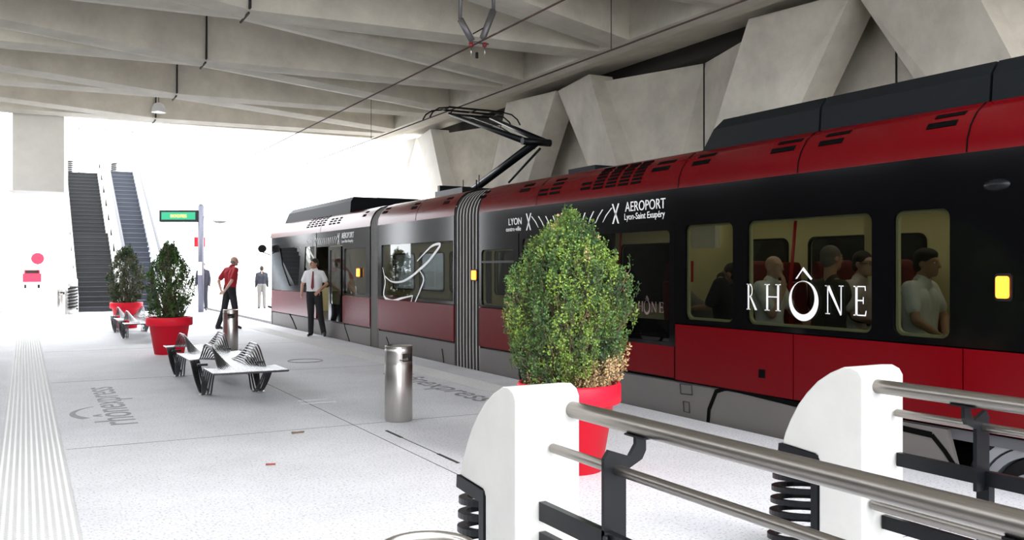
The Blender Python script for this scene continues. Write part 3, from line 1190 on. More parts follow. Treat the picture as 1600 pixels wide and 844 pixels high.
curl([(600, 430), (612, 440), (628, 440), (643, 432), (655, 422), (668, 410), (680, 395), (688, 382), (676, 384), (664, 395), (652, 408)], .05)
curl([(598, 418), (602, 440), (600, 462), (612, 470), (628, 466), (645, 462)], .05)
curl([(645, 462), (640, 478), (632, 486)], .035)
curl([(655, 422), (662, 436), (656, 455), (645, 480)], .04)

# far car: cab with windows, open doorway, glazed door
o0, o1 = ty(513), ty(497)
HC = pxy((437, 388), (470, 386), (466, 446), (452, 447), (441, 415))
HN = pxy((477, 386), (491, 385), (491, 448), (474, 448))
HD = rrect(ty(532), ty(517), .74, 1.93, .03)
HW = rrect(ty(572), ty(538), 1.0, 1.95, .05)
band(A0, ty(535), ZR, ZTOP, [HW], M['tblk'], 'window_band')
window(HW, 'glassd')
band(ty(535), ty(495), 2.02, ZTOP, [], M['tblk'], 'door_header')
link('door', yz([(ty(534), .37), (ty(514.5), .37), (ty(514.5), 2.01), (ty(534), 2.01)], [HD], TX - .02, TX + .02), M['tblk'], tram)
link('door_window', yz(HD, [], TX - .005, TX + .001), M['glassd'], tram)
lower(A0, ty(535))
band(ty(494), A1 - .05, ZR, ZTOP, [HC, HN], M['tblk'], 'cab_side')
link('cab_window', yz(HC, [], TX + .016, TX + .022), M['glass'], tram)
link('cab_window', yz(HN, [], TX + .016, TX + .022), M['glass'], tram)
lower(ty(494), A1 - .05)
link('skirt', yz([(A0, ZK - .03), (A1 - .1, ZK - .03), (A1 - .1, -.3), (A0, -.3)], [], TX + .01, TX + .05), M['tgrey'], tram)
dark_strip([(418, 479), (450, 487), (457, 500), (463, 515)], .05)
dark_strip([(536, 380), (535, 470), (538, 510), (546, 535)], .035)
link('interior_partition', B(((6.35, ty(497) + .25, .36), (7.9, ty(497) + .30, 2.2))), M['cream'], tram)
pw = ty(497) + .24
link('safety_poster', B(((6.36, pw, 1.45), (6.75, pw + .008, 1.75))), M['poster'], tram)
link('safety_poster_panel', B(((6.40, pw - .004, 1.56), (6.62, pw, 1.68))), M['white'], tram)
# door grab loops (chrome curves)
for px0 in (519, 541):
    y = ty(px0)
    link('grab_loop', T(([(TX + .06, y, 1.85), (TX + .09, y - .12, 1.5), (TX + .1, y - .28, 1.2), (TX + .09, y - .5, 1.05), (TX + .09, y - .55, .8)], .02)), M['steel'], tram)
# nose
bm = bmesh.new()
secs = [(A1 - .06, 0, 0), (A1 + .25, .06, .03), (A1 + .55, .22, .10), (A1 + .75, .5, .25)]
rows = []
for y, ins, dz in secs:
    row = []
    for x, z in FULL:
        zz = min(z, 2.87 - dz)
        sl = 0 if zz < 1.0 else (zz - 1.0) * .38 * (y - A1 + .06)
        cx = 7.255
        row.append(bm.verts.new((x + (cx - x) * ins / 1.275 * (.8), y - sl, zz)))
    rows.append(row)
for a, b in zip(rows, rows[1:]):
    for i in range(len(FULL) - 1):
        zc_ = (FULL[i][1] + FULL[i + 1][1]) / 2
        f = bm.faces.new((a[i], a[i + 1], b[i + 1], b[i]))
        f.material_index = 1 if .94 < zc_ < 2.37 else (0 if zc_ > .3 else 2)
        f.smooth = True
bm.faces.new(rows[-1]).material_index = 1
link('cab_nose', bm, None, tram, mats=[M['tred'], M['tblk'], M['tgrey']])
link('cab_mirror', T(([(6.0, A1 + .1, 1.9), (5.82, A1 + .3, 1.98)], .015), ([(5.80, A1 + .24, 2.08), (5.80, A1 + .36, 2.08)], .11), n=20), M['black'], tram)
# cap of the near end
link('car_end_wall', B(((6.0, N0, -.2), (8.5, N0 + .05, 2.7))), M['tblk'], tram)
link('car_end_wall', B(((6.05, A1 - .9, .36), (8.45, A1 - .87, 1.0))), M['cream'], tram)

# bellows
def bellows(y0, y1, n):
    ys, off = [], []
    for i in range(n):
        a = y0 + (y1 - y0) * i / n
        w = (y1 - y0) / n
        ys += [a, a + w * .28, a + w * .36, a + w * .92]
        off += [.012, .012, .05, .05]
    ys.append(y1)
    off.append(.012)
    bm = strip_profile(bmesh.new(), FULL, ys, off)
    o = link('bellows', bm, None, tram, mats=[M['rub'], M['rubl']])
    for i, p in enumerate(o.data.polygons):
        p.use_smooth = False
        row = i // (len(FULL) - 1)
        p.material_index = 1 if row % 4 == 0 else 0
    return o


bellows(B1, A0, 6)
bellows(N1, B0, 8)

# roof shrouds
def shroud(y0, y1, cut, z1=3.06, name='roof_shroud', xa=6.24):
    bm = bmesh.new()
    loop = [(xa, 2.72), (xa + .02, z1 - .1), (xa + .09, z1), (14.51 - xa - .09, z1), (14.51 - xa - .02, z1 - .1), (14.51 - xa, 2.72)]
    A = [bm.verts.new((x, y0, z)) for x, z in loop]
    Bq = [bm.verts.new((x, y1 - cut * (z - 2.72) / .34, z)) for x, z in loop]
    for i in range(len(loop)):
        bm.faces.new((A[i], A[(i + 1) % len(loop)], Bq[(i + 1) % len(loop)], Bq[i]))
    bm.faces.new(A[::-1])
    bm.faces.new(Bq)
    bmesh.ops.recalc_face_normals(bm, faces=bm.faces)
    return link(name, bm, M['troof'], tram)


ys1 = ty(1095, 6.24)
c1, c2 = ty(1280, 6.24), ty(1547, 6.24)
shroud(c1 + .012, ys1, .25)
shroud(c2 + .012, c1 - .012, 0)
shroud(N0, c2 - .012, 0)
shroud(ty(547, 6.24), A1 - .4, .5, 3.10, 'roof_shroud')
link('roof_box', B(((6.45, ty(935, 6.5), 2.78), (6.9, ty(893, 6.5), 2.86))), M['troof'], tram)
# cowl seams
for px in (1068, 1255, 1520, 845, 655, 505):
    y = ty(px, 6.05)
    bm = strip_profile(bmesh.new(), [(x - .003, z + .003) for x, z in cowl_pr], [y - .007, y + .007])
    link('cowl_seam', bm, M['dark'], tram)


# vents on the cowl
def on_cowl(t):
    k = t * (len(cowl_pr) - 1)
    i = min(int(k), len(cowl_pr) - 2)
    f = k - i
    a, b = cowl_pr[i], cowl_pr[i + 1]
    return a[0] + (b[0] - a[0]) * f, a[1] + (b[1] - a[1]) * f


def vent(slots, name='vent'):
    bm = bmesh.new()
    for ya, yb, t0, t1 in slots:
        (xa, za), (xb, zb) = on_cowl(t0), on_cowl(t1)
        nx, nz = -(zb - za), (xb - xa)
        l = math.hypot(nx, nz) or 1
        nx, nz = nx / l * .006, nz / l * .006
        v = [bm.verts.new(p) for p in ((xa + nx, ya, za + nz), (xa + nx, yb, za + nz), (xb + nx, yb, zb + nz), (xb + nx, ya, zb + nz))]
        w = [bm.verts.new(p) for p in ((xa, ya, za), (xa, yb, za), (xb, yb, zb), (xb, ya, zb))]
        bm.faces.new(v)
        for i in range(4):
            bm.faces.new((v[i], v[(i + 1) % 4], w[(i + 1) % 4], w[i]))
    bmesh.ops.recalc_face_normals(bm, faces=bm.faces)
    link(name, bm, M['dark'], tram)


for a, b in ((1085, 1115), (1208, 1250), (1283, 1325), (1452, 1505), (815, 832), (752, 762), (695, 705), (645, 654), (600, 608), (569, 574), (1022, 1052)):
    ya, yb = ty(b, 6.08), ty(a, 6.08)
    q = (yb - ya) * .12
    vent([(ya, yb - q, .60, .67), (ya + q, yb, .44, .53)])
for a, b in ((849, 862), (866, 882), (915, 930)):
    ya, yb = ty(b, 6.08), ty(a, 6.08)
    vent([(ya, yb, .25 + k * .12, .31 + k * .12) for k in range(2 if a != 866 else 4)])
for c in (942, 962, 982, 1002):
    ya, yb = ty(c + 8, 6.08), ty(c - 7, 6.08)
    vent([(ya, yb, .22 + k * .085, .275 + k * .085) for k in range(7)], 'grille')
for c in (485, 491, 497, 503, 509, 520, 526, 533):
    ya, yb = ty(c + 2.2, 6.08), ty(c - 1.6, 6.08)
    vent([(ya, yb, .3 + k * .11, .36 + k * .11) for k in range(5 if c < 515 else 3)], 'grille')

# lamps
def side_lamp(px, py, h=.16, w=.06, lab=None):
    y, z = tp(px, py)
    o = link('indicator_lamp', yz(rrect(y - w, y + w, z - h / 2, z + h / 2, .02), [], TX - .03, TX), M['lamp'], tram)
    link('lamp_housing', yz(rrect(y - w - .02, y + w + .02, z - h / 2 - .02, z + h / 2 + .02, .03), [], TX - .012, TX + .01), M['black'], o)
    return o


side_lamp(1569, 449, .155, .045)
side_lamp(742, 430, .14, .07)
side_lamp(561, 426, .16, .09)
bm = bmesh.new()
y, z = tp(1557, 289)
lathe(bm, [(0, -.03), (.05, -.028), (.09, -.01), (.1, 0)], n=24)
bmesh.ops.rotate(bm, verts=bm.verts, matrix=Matrix.Rotation(R(90), 3, 'Y'))
bmesh.ops.scale(bm, verts=bm.verts, vec=(1.4, 1, .45))
bmesh.ops.translate(bm, verts=bm.verts, vec=(TX, y, z))
link('side_camera', bm, M['black'], tram)

# lettering on the tram
def tram_text(s, pa, pb, z0, z1, m='white', name='lettering'):
    ya, yb = ty(pa), ty(pb)
    return text_fit(name, s, (TX - .001, ya, z0), (0, -1, 0), (0, 0, 1), ya - yb, z1 - z0, M[m], tram)


tram_text('AEROPORT', 977, 1040, 2.165, 2.275)
tram_text('Lyon-Saint Exupéry', 976, 1039, 2.05, 2.145)
tram_text('LYON', 795, 815, 2.13, 2.225)
tram_text('centre-ville', 791, 814, 2.045, 2.105)
tram_text('AEROPORT', 534, 553, 2.17, 2.29)
tram_text('Lyon-Saint Exupéry', 534, 552, 2.06, 2.14)
tram_text('LYON', 479, 487, 2.13, 2.22)
# row of dancing strokes between the two names
def strokes(pa, pb, z0, z1, n=13):
    ya, yb = ty(pa), ty(pb)
    for i in range(n):
        bm = bmesh.new()
        t = i / (n - 1)
        y = ya + (yb - ya) * t
        lean = (t - .5) * 2 * (ya - yb) * .055
        sag = .5 * (1 - (2 * t - 1) ** 2) * (z1 - z0) * .5
        a, b = z0 - sag * .3, z1 - sag
        if i in (0, n - 1):
            for s in (1, -1):
                w = .013
                c = .06 * s
                prism(bm, [(y + c - w, b + .03), (y + c + w, b + .03), (y - c * .9 + w, a - .03), (y - c * .9 - w, a - .03)], [], lambda p, q: (TX - .003, p, q), lambda p, q: (TX, p, q))
        else:
            w = .011
            prism(bm, [(y - w + lean * -1, b), (y + w + lean * -1, b), (y + w + lean * .2, (a + b) / 2), (y + w * .3 + lean, a), (y - w * .3 + lean, a), (y - w + lean * .2, (a + b) / 2)], [], lambda p, q: (TX - .003, p, q), lambda p, q: (TX, p, q))
        link('emblem_stroke', bm, M['white'], tram)


strokes(826, 962, 2.07, 2.24)
strokes(492, 529, 2.08, 2.26)

# RHONE word: tall thin roman capitals, crescent O with circumflex
def glyph(polys, ox, w, z0, h, name, m='white'):
    """polys in unit square, x to the right = -Y"""
    bm = bmesh.new()
    for p in polys:
        prism(bm, [(ox - a * w, z0 + b * h) for a, b in p], [], lambda a, b: (TX - .003, a, b), lambda a, b: (TX, a, b))
    return link(name, bm, M[m], tram)


def arcpoly(cx, cy, r0, r1, a0, a1, n=14, sy=1):
    o = [(cx + r0 * math.cos(R(a0 + (a1 - a0) * i / n)), cy + sy * r0 * math.sin(R(a0 + (a1 - a0) * i / n))) for i in range(n + 1)]
    i_ = [(cx + r1 * math.cos(R(a0 + (a1 - a0) * i / n)), cy + sy * r1 * math.sin(R(a0 + (a1 - a0) * i / n))) for i in range(n + 1)]
    return o + i_[::-1]


GR = [[(.10, 0), (.24, 0), (.24, 1), (.10, 1)], [(0, 0), (.34, 0), (.34, .035), (0, .035)], [(0, .965), (.30, .965), (.30, 1), (0, 1)],
      arcpoly(.30, .74, .26, .20, -90, 90), [(.24, .96), (.32, .96), (.32, 1), (.24, 1)], [(.24, .48), (.34, .48), (.34, .52), (.24, .52)],
      [(.30, .50), (.44, .50), (.98, .03), (1.0, 0), (.80, 0)]]
GH = [[(.10, 0), (.22, 0), (.22, 1), (.10, 1)], [(.78, 0), (.90, 0), (.90, 1), (.78, 1)], [(.22, .5), (.78, .5), (.78, .545), (.22, .545)]] + [[(a, b), (a + .32, b), (a + .32, b + .035), (a, b + .035)] for a in (0, .68) for b in (0, .965)]
GN = [[(.10, 0), (.15, 0), (.15, .95), (.10, .95)], [(.85, 0), (.90, 0), (.90, 1), (.85, 1)], [(.04, 1), (.22, 1), (.90, .0), (.84, -.03)], [(0, 0), (.25, 0), (.25, .035), (0, .035)], [(.75, .965), (1, .965), (1, 1), (.75, 1)], [(-.02, .965), (.2, .965), (.2, 1), (-.02, 1)]]
GE = [[(.14, 0), (.30, 0), (.30, 1), (.14, 1)], [(0, 0), (.95, 0), (1, .18), (.96, .18), (.88, .04), (0, .04)], [(0, .96), (.86, .96), (.90, .84), (.94, .84), (.93, 1), (0, 1)], [(.3, .49), (.72, .49), (.74, .40), (.78, .40), (.78, .63), (.74, .63), (.72, .535), (.3, .535)]]


def word(pxs, z0, h, m='white'):
    for (nm, a, b), gl in zip(pxs, (GR, GH, None, GN, GE)):
        ya, yb = ty(a), ty(b)
        w = ya - yb
        if gl:
            glyph(gl, ya, w, z0, h, 'letter', m)
        else:
            cy = (ya + yb) / 2
            r = h * .72
            zc2 = z0 + h * .42
            N = 40
            outer = [(cy + w / 2 * math.cos(i * 2 * math.pi / N), zc2 + r * math.sin(i * 2 * math.pi / N)) for i in range(N)]
            inner = [(cy + w * .02 + w * .395 * math.cos(i * 2 * math.pi / N), zc2 + r * .15 + r * .82 * math.sin(i * 2 * math.pi / N)) for i in range(N)]
            bm = bmesh.new()
            prism(bm, outer, [inner], lambda a_, b_: (TX - .003, a_, b_), lambda a_, b_: (TX, a_, b_))
            zt = zc2 + r * 1.10
            prism(bm, [(cy + w * .27, zt), (cy + w * .22, zt), (cy + .01, zt + h * .30), (cy - w * .25, zt - .01), (cy - w * .30, zt), (cy, zt + h * .42)], [], lambda a_, b_: (TX - .003, a_, b_), lambda a_, b_: (TX, a_, b_))
            link('letter', bm, M[m], tram)


word((('R', 1167, 1183), ('H', 1195, 1220), ('O', 1233, 1279), ('N', 1290, 1318), ('E', 1334, 1354)), 1.135, .245)
word((('R', 985, 993), ('H', 997, 1005), ('O', 1006, 1016), ('N', 1018, 1026), ('E', 1030, 1037)), 1.05, .11, 'faint')

# pantograph
pg = empty('pantograph', (7.25, 12.6, 2.9))
pg.parent = tram
pg.matrix_parent_inverse = tram.matrix_basis.inverted()
bpy.data.objects.remove(pg)
PXc = 7.25
def pp(px, py, X=PXc):
    y, z = tp(px, py, X)
    return (X, y, z)


base = pp(742, 284)
knee = pp(838, 222)
head = pp(738, 178)
link('pantograph_base', B(((6.85, base[1] - .3, 2.88), (7.65, base[1] + .9, 2.98)), ((6.9, base[1] + .8, 2.98), (7.6, base[1] + .9, 3.10))), M['black'], tram)
bm = bmesh.new()
tube(bm, [(PXc, base[1] + .05, 2.98), knee], .07, 12)
tube(bm, [pp(795, 285), (PXc, knee[1] - .12, knee[2] - .12)], .02, 8)
link('lower_arm', bm, M['black'], tram)
bm = bmesh.new()
hy, hz = head[1], head[2]
for s in (-1, 1):
    tube(bm, [(PXc + s * .20, knee[1], knee[2]), (PXc + s * .42, hy + .1, hz - .02)], [.055, .03], 10)
tube(bm, [(PXc - .26, knee[1], knee[2]), (PXc + .26, knee[1], knee[2])], .06, 12)
tube(bm, [(PXc - .42, hy + .1, hz - .02), (PXc + .42, hy + .1, hz - .02)], .02, 8)
tube(bm, [(PXc, knee[1] + .05, knee[2] - .1), (PXc, (knee[1] + hy) / 2, (knee[2] + hz) / 2 - .02), (PXc, hy + .1, hz - .04)], .012, 6)
link('upper_arm', bm, M['black'], tram)
bm = bmesh.new()
for dy in (-.16, .16):
    pts = [(PXc - .92, hy + dy, hz - .16), (PXc - .86, hy + dy, hz - .06), (PXc - .74, hy + dy, hz + .02), (PXc - .55, hy + dy, hz + .05), (PXc + .55, hy + dy, hz + .05), (PXc + .74, hy + dy, hz + .02), (PXc + .86, hy + dy, hz - .06), (PXc + .92, hy + dy, hz - .16)]
    tube(bm, pts, .014, 8)
    box(bm, (PXc - .55, hy + dy - .02, hz + .045), (PXc + .55, hy + dy + .02, hz + .07))
for s in (-.55, 0, .55):
    tube(bm, [(PXc + s, hy - .16, hz + .04), (PXc + s, hy + .16, hz + .04)], .012, 6)
for s in (-.4, .4):
    tube(bm, [(PXc + s, hy + .1, hz - .02), (PXc + s, hy, hz + .04)], .014, 6)
link('collector_head', bm, M['black'], tram)
link('roof_antenna', T(([(6.5, 13.7, 2.84), (6.5, 13.7, 3.02)], .008), ([(6.6, 13.4, 2.84), (6.6, 13.4, 3.0)], .012), ([(6.5, 13.1, 2.84), (6.5, 13.1, 3.05)], .008)), M['black'], tram)

# seats and saloon fittings (fixed to the tram)
def seat(x, y, face):
    bm = bmesh.new()
    s = -1 if face < 0 else 1          # facing -Y or +Y
    box(bm, (x - .22, min(y, y + s * .46), .76), (x + .22, max(y, y + s * .46), .86))
    bx = [(0, .80), (-.06 * s, 1.35), (-.17 * s, 1.35), (-.12 * s, .80)]
    prism(bm, [(y + a, b) for a, b in bx], [], lambda a, b: (x - .22, a, b), lambda a, b: (x + .22, a, b))
    hd = [(-.06 * s, 1.36), (-.07 * s, 1.56), (-.10 * s, 1.60), (-.15 * s, 1.60), (-.18 * s, 1.56), (-.17 * s, 1.36)]
    prism(bm, [(y + a, b) for a, b in hd], [], lambda a, b: (x - .15, a, b), lambda a, b: (x + .15, a, b))
    o = link('passenger_seat', bm, M['seat'], tram)
    md = o.modifiers.new('b', 'BEVEL')
    md.width = .03
    md.segments = 2
    link('seat_pedestal', B(((x - .12, y + s * .12, .36), (x + .12, y + s * .32, .76))), M['black'], tram)


for px, X in ((1206, 6.62), (1345, 6.70), (1443, 6.55)):
    seat(X, ty(px, X) + .13, -1)
for y in (9.6, 7.9, 7.0, 6.1, 5.2, 4.3):
    for x in (7.85, 8.22):
        seat(x, y, -1)
link('saloon_pillar', B(((7.5, 6.05, .36), (7.72, 6.3, 2.2)), ((7.4, 9.05, .36), (8.4, 9.15, 2.2))), M['cream'], tram)
link('saloon_panel', B(((7.5, 8.55, 1.78), (7.58, 9.0, 2.15))), M['white'], tram)
link('extinguisher_box', B(((7.35, 8.98, 1.35), (7.52, 9.045, 1.62))), M['redpole'], tram)
for x, y in ((6.6, 8.2), (7.1, 6.9), (7.2, 10.2)):
    link('grab_pole', T(([(x, y, .36), (x + .02, y + .03, 1.4), (x + .08, y, 2.2)], .018)), M['redpole'], tram)

# ------------------------------------------------------------------ overhead line
def wire(name, a, b, label):
    o = link(name, T(([a, b], .012), n=6), M['cable'])
    return tag(o, label, 'overhead wire')


wire('contact_wire', (7.25, 2.7, 4.60), (7.25, 60, 4.60), 'thin dark contact wire resting over the pantograph')
wire('catenary_wire', (5.45, 2.7, 4.62), (5.45, 44, 4.62), 'thin dark overhead wire held by the V-shaped hanger')
hy_ = ty(745, 5.45)
hg = empty('wire_hanger', (5.45, hy_, 4.7), 'grey V-shaped steel hanger with two red insulators above the platform', 'wire hanger')
def hp(px, py, dx=0):
    y, z = tp(px, py, 5.45)
    return (5.45 + dx, hy_ + (y - hy_) * .3 , z)
def hx(px, py):            # point on the cross plane y = hy_
    a, b = ray(px)
    d = hy_ / b
    return (a * d, hy_, EYE + (420 - py) / F * d)


def flatbar(p, q, w=.05):
    bm = bmesh.new()
    tube(bm, [p, q], w, 4)
    return bm


link('arm', flatbar(hx(719, 30), hx(738, 64), .05), M['galv'], hg)
link('arm', flatbar(hx(771, 16), hx(754, 60), .05), M['galv'], hg)
p = hx(720, 2)
link('drop_bracket', flatbar((p[0], p[1], 5.75), hx(719, 30), .028), M['galv'], hg)
p = hx(771, 16)
link('drop_bracket', flatbar((p[0], p[1], 5.75), p, .028), M['galv'], hg)
link('tie_bar', T(([hx(739, 53), hx(755, 44)], .009)), M['joint'], hg)
link('cross_plate', flatbar(hx(735, 65), hx(763, 69), .014), M['galv'], hg)
for a in (736, 757):
    q0, q1 = hx(a, 67), hx(a, 73)
    link('insulator', T(([q0, q1], .03), n=12), M['insul'], hg)
    link('wire_clamp', T(([q1, hx(a + 1, 88)], .012), n=8), M['steel'], hg)
link('clamp_weight', T(([hx(745, 82), hx(745, 91)], .022), n=10), M['black'], hg)
for px, ya, z0 in ((955, 97, 4.6), (580, 0, 4.6)):
    y = ty(px, 7.25)
    o = link('dropper_wire', T(([(7.25, y, 4.60), (7.25, y, 6.2)], .007), n=5), M['cable'])
    tag(o, 'thin vertical dropper wire %s' % ('above the nearer tram car' if px > 900 else 'above the far tram joint'), 'dropper wire')

# hanging dome lamp
hl = empty('pendant_lamp', (3.0, 20.6, 5.0), 'pale dome-shaped lamp hanging from the ceiling above the escalator', 'lamp')
a, b = ray(248)
dd = 21.6
lx, ly, lz = a * dd, b * dd, EYE + (420 - 176) / F * dd
hl.location = (lx, ly, lz)
bm = bmesh.new()
lathe(bm, [(.17, 0), (.168, .03), (.15, .12), (.11, .2), (.05, .235), (0, .24)], n=32)
lathe(bm, [(.16, .002), (.15, .03), (.14, .11), (.1, .19), (0, .22)], n=32)
sub('shade', bm, mat('lamp_shade_pale', (.62, .63, .66), .35), hl)
bm = bmesh.new()
lathe(bm, [(0, .02), (.07, .03), (.08, .09), (0, .14)], n=20)
sub('bulb', bm, mat('lamp_glow', (1, 1, .9), .5, emit=(1, .98, .88), es=5), hl)
sub('stem', T(([(0, 0, .23), (0, 0, 5.9 - lz)], .012)), M['galv'], hl)

# ------------------------------------------------------------------ departure display on pole
sp = empty('departure_display', (5.4, 32.7, 0), 'dark pole carrying a green departure display beside the platform edge', 'sign')
a, b = ray(314)
d = 31.3
X_, Y_ = a * d, b * d
sp.location = (X_, Y_, 0)
sub('pole', T(([(0, 0, 0), (0, 0, 3.72)], .10), n=16), mat('pole_grey', (.10, .10, .13), .4, .3), sp)
sub('pole_cap', T(([(0, 0, 3.72), (0, 0, 3.80)], .07), n=12), M['galv'], sp)
ang = math.atan2(-(ST), CT)
u0 = Vector((CT, -ST, 0))
v0 = Vector((ST, CT, 0))
def loc_box(a0, a1, b0, b1, z0, z1):
    bm = bmesh.new()
    box(bm, (a0, b0, z0), (a1, b1, z1))
    bmesh.ops.rotate(bm, verts=bm.verts, matrix=Matrix.Rotation(ang, 3, 'Z'))
    return bm


case = sub('display_case', loc_box(-1.42, -.08, -.10, .12, 3.15, 3.56), M['black'], sp)
scr = link('screen', loc_box(-1.34, -.16, -.112, -.10, 3.23, 3.49), M['green'])
scr.parent = case
tx = text_fit('lettering', 'RHONEXPRESS', Vector((0, 0, 3.30)) + u0 * -1.02 - v0 * .116, u0, (0, 0, 1), .56, .11, M['yellow'])
tx.parent = case
sub('bracket', loc_box(.05, .5, -.02, .02, 3.33, 3.37), M['galv'], sp)
bm = bmesh.new()
lathe(bm, [(.25, 0), (.22, .07), (.13, .14), (0, .17)], n=24)
lathe(bm, [(.25, 0), (.15, -.05), (0, -.07)], n=24)
bmesh.ops.translate(bm, verts=bm.verts, vec=(u0.x * .66, u0.y * .66, 3.17))
sub('lamp_head', bm, M['galv'], sp)
sub('notice', loc_box(-.07, .07, -.115, -.10, 1.3, 1.75), M['white'], sp)
tag(tag(link('stop_sign_plate', B(((5.30, 33.6, 2.3), (5.68, 33.64, 2.65)), ((5.47, 33.64, 0), (5.51, 33.68, 2.5))), M['redpole']), 'small red plate on a thin post just behind the display pole', 'sign'))

# far red vehicle
v = empty('rail_tractor', (.45, 80, -.02), 'small red vehicle far away at the left edge of the view', 'vehicle')
sub('body', B(((-.65, 0, .45), (.65, 3.0, 1.15)), ((-.55, .4, 1.15), (.55, 2.6, 1.45))), M['red'], v)
sub('windscreen', B(((-.48, .38, 1.18), (.48, .4, 1.42))), M['tblk'], v)
sub('bumper', B(((-.68, -.08, .3), (.68, .05, .48))), M['white'], v)
for x in (-.55, .4):
    for y in (.5, 2.4):
        bm = bmesh.new()
        tube(bm, [(x, y, .28), (x + .15, y, .28)], .28, 20)
        sub('wheel', bm, M['black'], v)
sg = empty('round_sign', (.9, 86, -.02), 'round red sign on a post behind the far red vehicle', 'sign')
bm = bmesh.new()
tube(bm, [(0, 0, 2.4), (0, .05, 2.4)], .5, 24)
sub('disc', bm, M['red'], sg)
sub('post', T(([(0, .08, 0), (0, .08, 2.4)], .04)), M['galv'], sg)

# ------------------------------------------------------------------ PEOPLE
def rcone(bm, p0, p1, r0, r1, n=12, flat=1.0, fdir=None):
    """closed tapered capsule"""
    p0, p1 = Vector(p0), Vector(p1)
    d = (p1 - p0)
    L = d.length
    if L < 1e-5:
        d = Vector((0, 0, 1))
        L = 1e-4
    d.normalize()
    a, b = frame_of(d)
    st = []
    for k in range(4):
        t = R(90 - k * 30)
        st.append((p0 - d * r0 * math.sin(t), r0 * math.cos(t)))
    st.append((p0.copy(), r0))
    st.append((p1.copy(), r1))
    for k in range(1, 4):
        t = R(k * 30)
        st.append((p1 + d * r1 * math.sin(t), r1 * math.cos(t)))
    rings = []
    for p, r in st:
        if r < 1e-4:
            rings.append([bm.verts.new(p)])
        else:
            vs = []
            for i in range(n):
                o = (a * math.cos(i * 2 * math.pi / n) + b * math.sin(i * 2 * math.pi / n)) * r
                vs.append(bm.verts.new(p + o))
            rings.append(vs)
    for A, Bq in zip(rings, rings[1:]):
        for i in range(n):
            q = []
            for w in (A[i % len(A)], A[(i + 1) % n % len(A)], Bq[(i + 1) % n % len(Bq)], Bq[i % len(Bq)]):
                if w not in q:
                    q.append(w)
            if len(q) > 2:
                bm.faces.new(q)
    return bm


def ell(bm, c, r, rot=None, seg=16):
    M4 = Matrix.Translation(c) @ (rot.to_4x4() if rot else Matrix()) @ Matrix.Diagonal((*r, 1))
    bmesh.ops.create_uvsphere(bm, u_segments=seg, v_segments=seg // 2 + 2, radius=1, matrix=M4)


def fuse(name, bm, m, parent, vox=.012, smooth=4, mods=()):
    me = bpy.data.meshes.new(name)
    bmesh.ops.recalc_face_normals(bm, faces=bm.faces)
    bm.to_mesh(me)
    bm.free()
    o = bpy.data.objects.new(name, me)
    C.objects.link(o)
    rm = o.modifiers.new('r', 'REMESH')
    rm.mode = 'VOXEL'
    rm.voxel_size = vox
    sm = o.modifiers.new('s', 'SMOOTH')
    sm.factor = .5
    sm.iterations = smooth
    dg = bpy.context.evaluated_depsgraph_get()
    ev = bpy.data.meshes.new_from_object(o.evaluated_get(dg))
    o.modifiers.clear()
    o.data = ev
    ev.materials.clear()
    ev.materials.append(m)
    for p in ev.polygons:
        p.use_smooth = True
    o.parent = parent
    return o


def hand(bm, wrist, palm_dir, palm_n, side, size=1.0, curl_=.5):
    """five fingers of different length on a palm; palm_n = palm normal, curl towards it"""
    d = Vector(palm_dir).normalized()
    n = Vector(palm_n)
    n = (n - d * n.dot(d)).normalized()
    s = d.cross(n).normalized() * side
    w = Vector(wrist)
    k = size
    for t in (-.026, -.009, .009, .026):
        rcone(bm, w + s * t * .6 * k, w + d * .085 * k + s * t * k, .017 * k, .013 * k, 8)
    for t, L in ((-.030, .062), (-.010, .075), (.010, .080), (.030, .070)):
        p = w + d * .088 * k + s * t * k
        dd_ = d.copy()
        for j, f in enumerate((.45, .32, .23)):
            ax = s
            dd_ = (dd_ + n * curl_ * (.5 + .35 * j)).normalized()
            q = p + dd_ * L * f * k
            rcone(bm, p, q, (.0092 - .0008 * j) * k, (.0085 - .001 * j) * k, 8)
            p = q
    p = w + d * .03 * k + s * .026 * k
    q = p + (d * .5 + s * .8 + n * .2).normalized() * .042 * k
    r_ = q + (d * .85 + s * .2 + n * .4).normalized() * .032 * k
    rcone(bm, p, q, .013 * k, .0105 * k, 8)
    rcone(bm, q, r_, .0105 * k, .009 * k, 8)


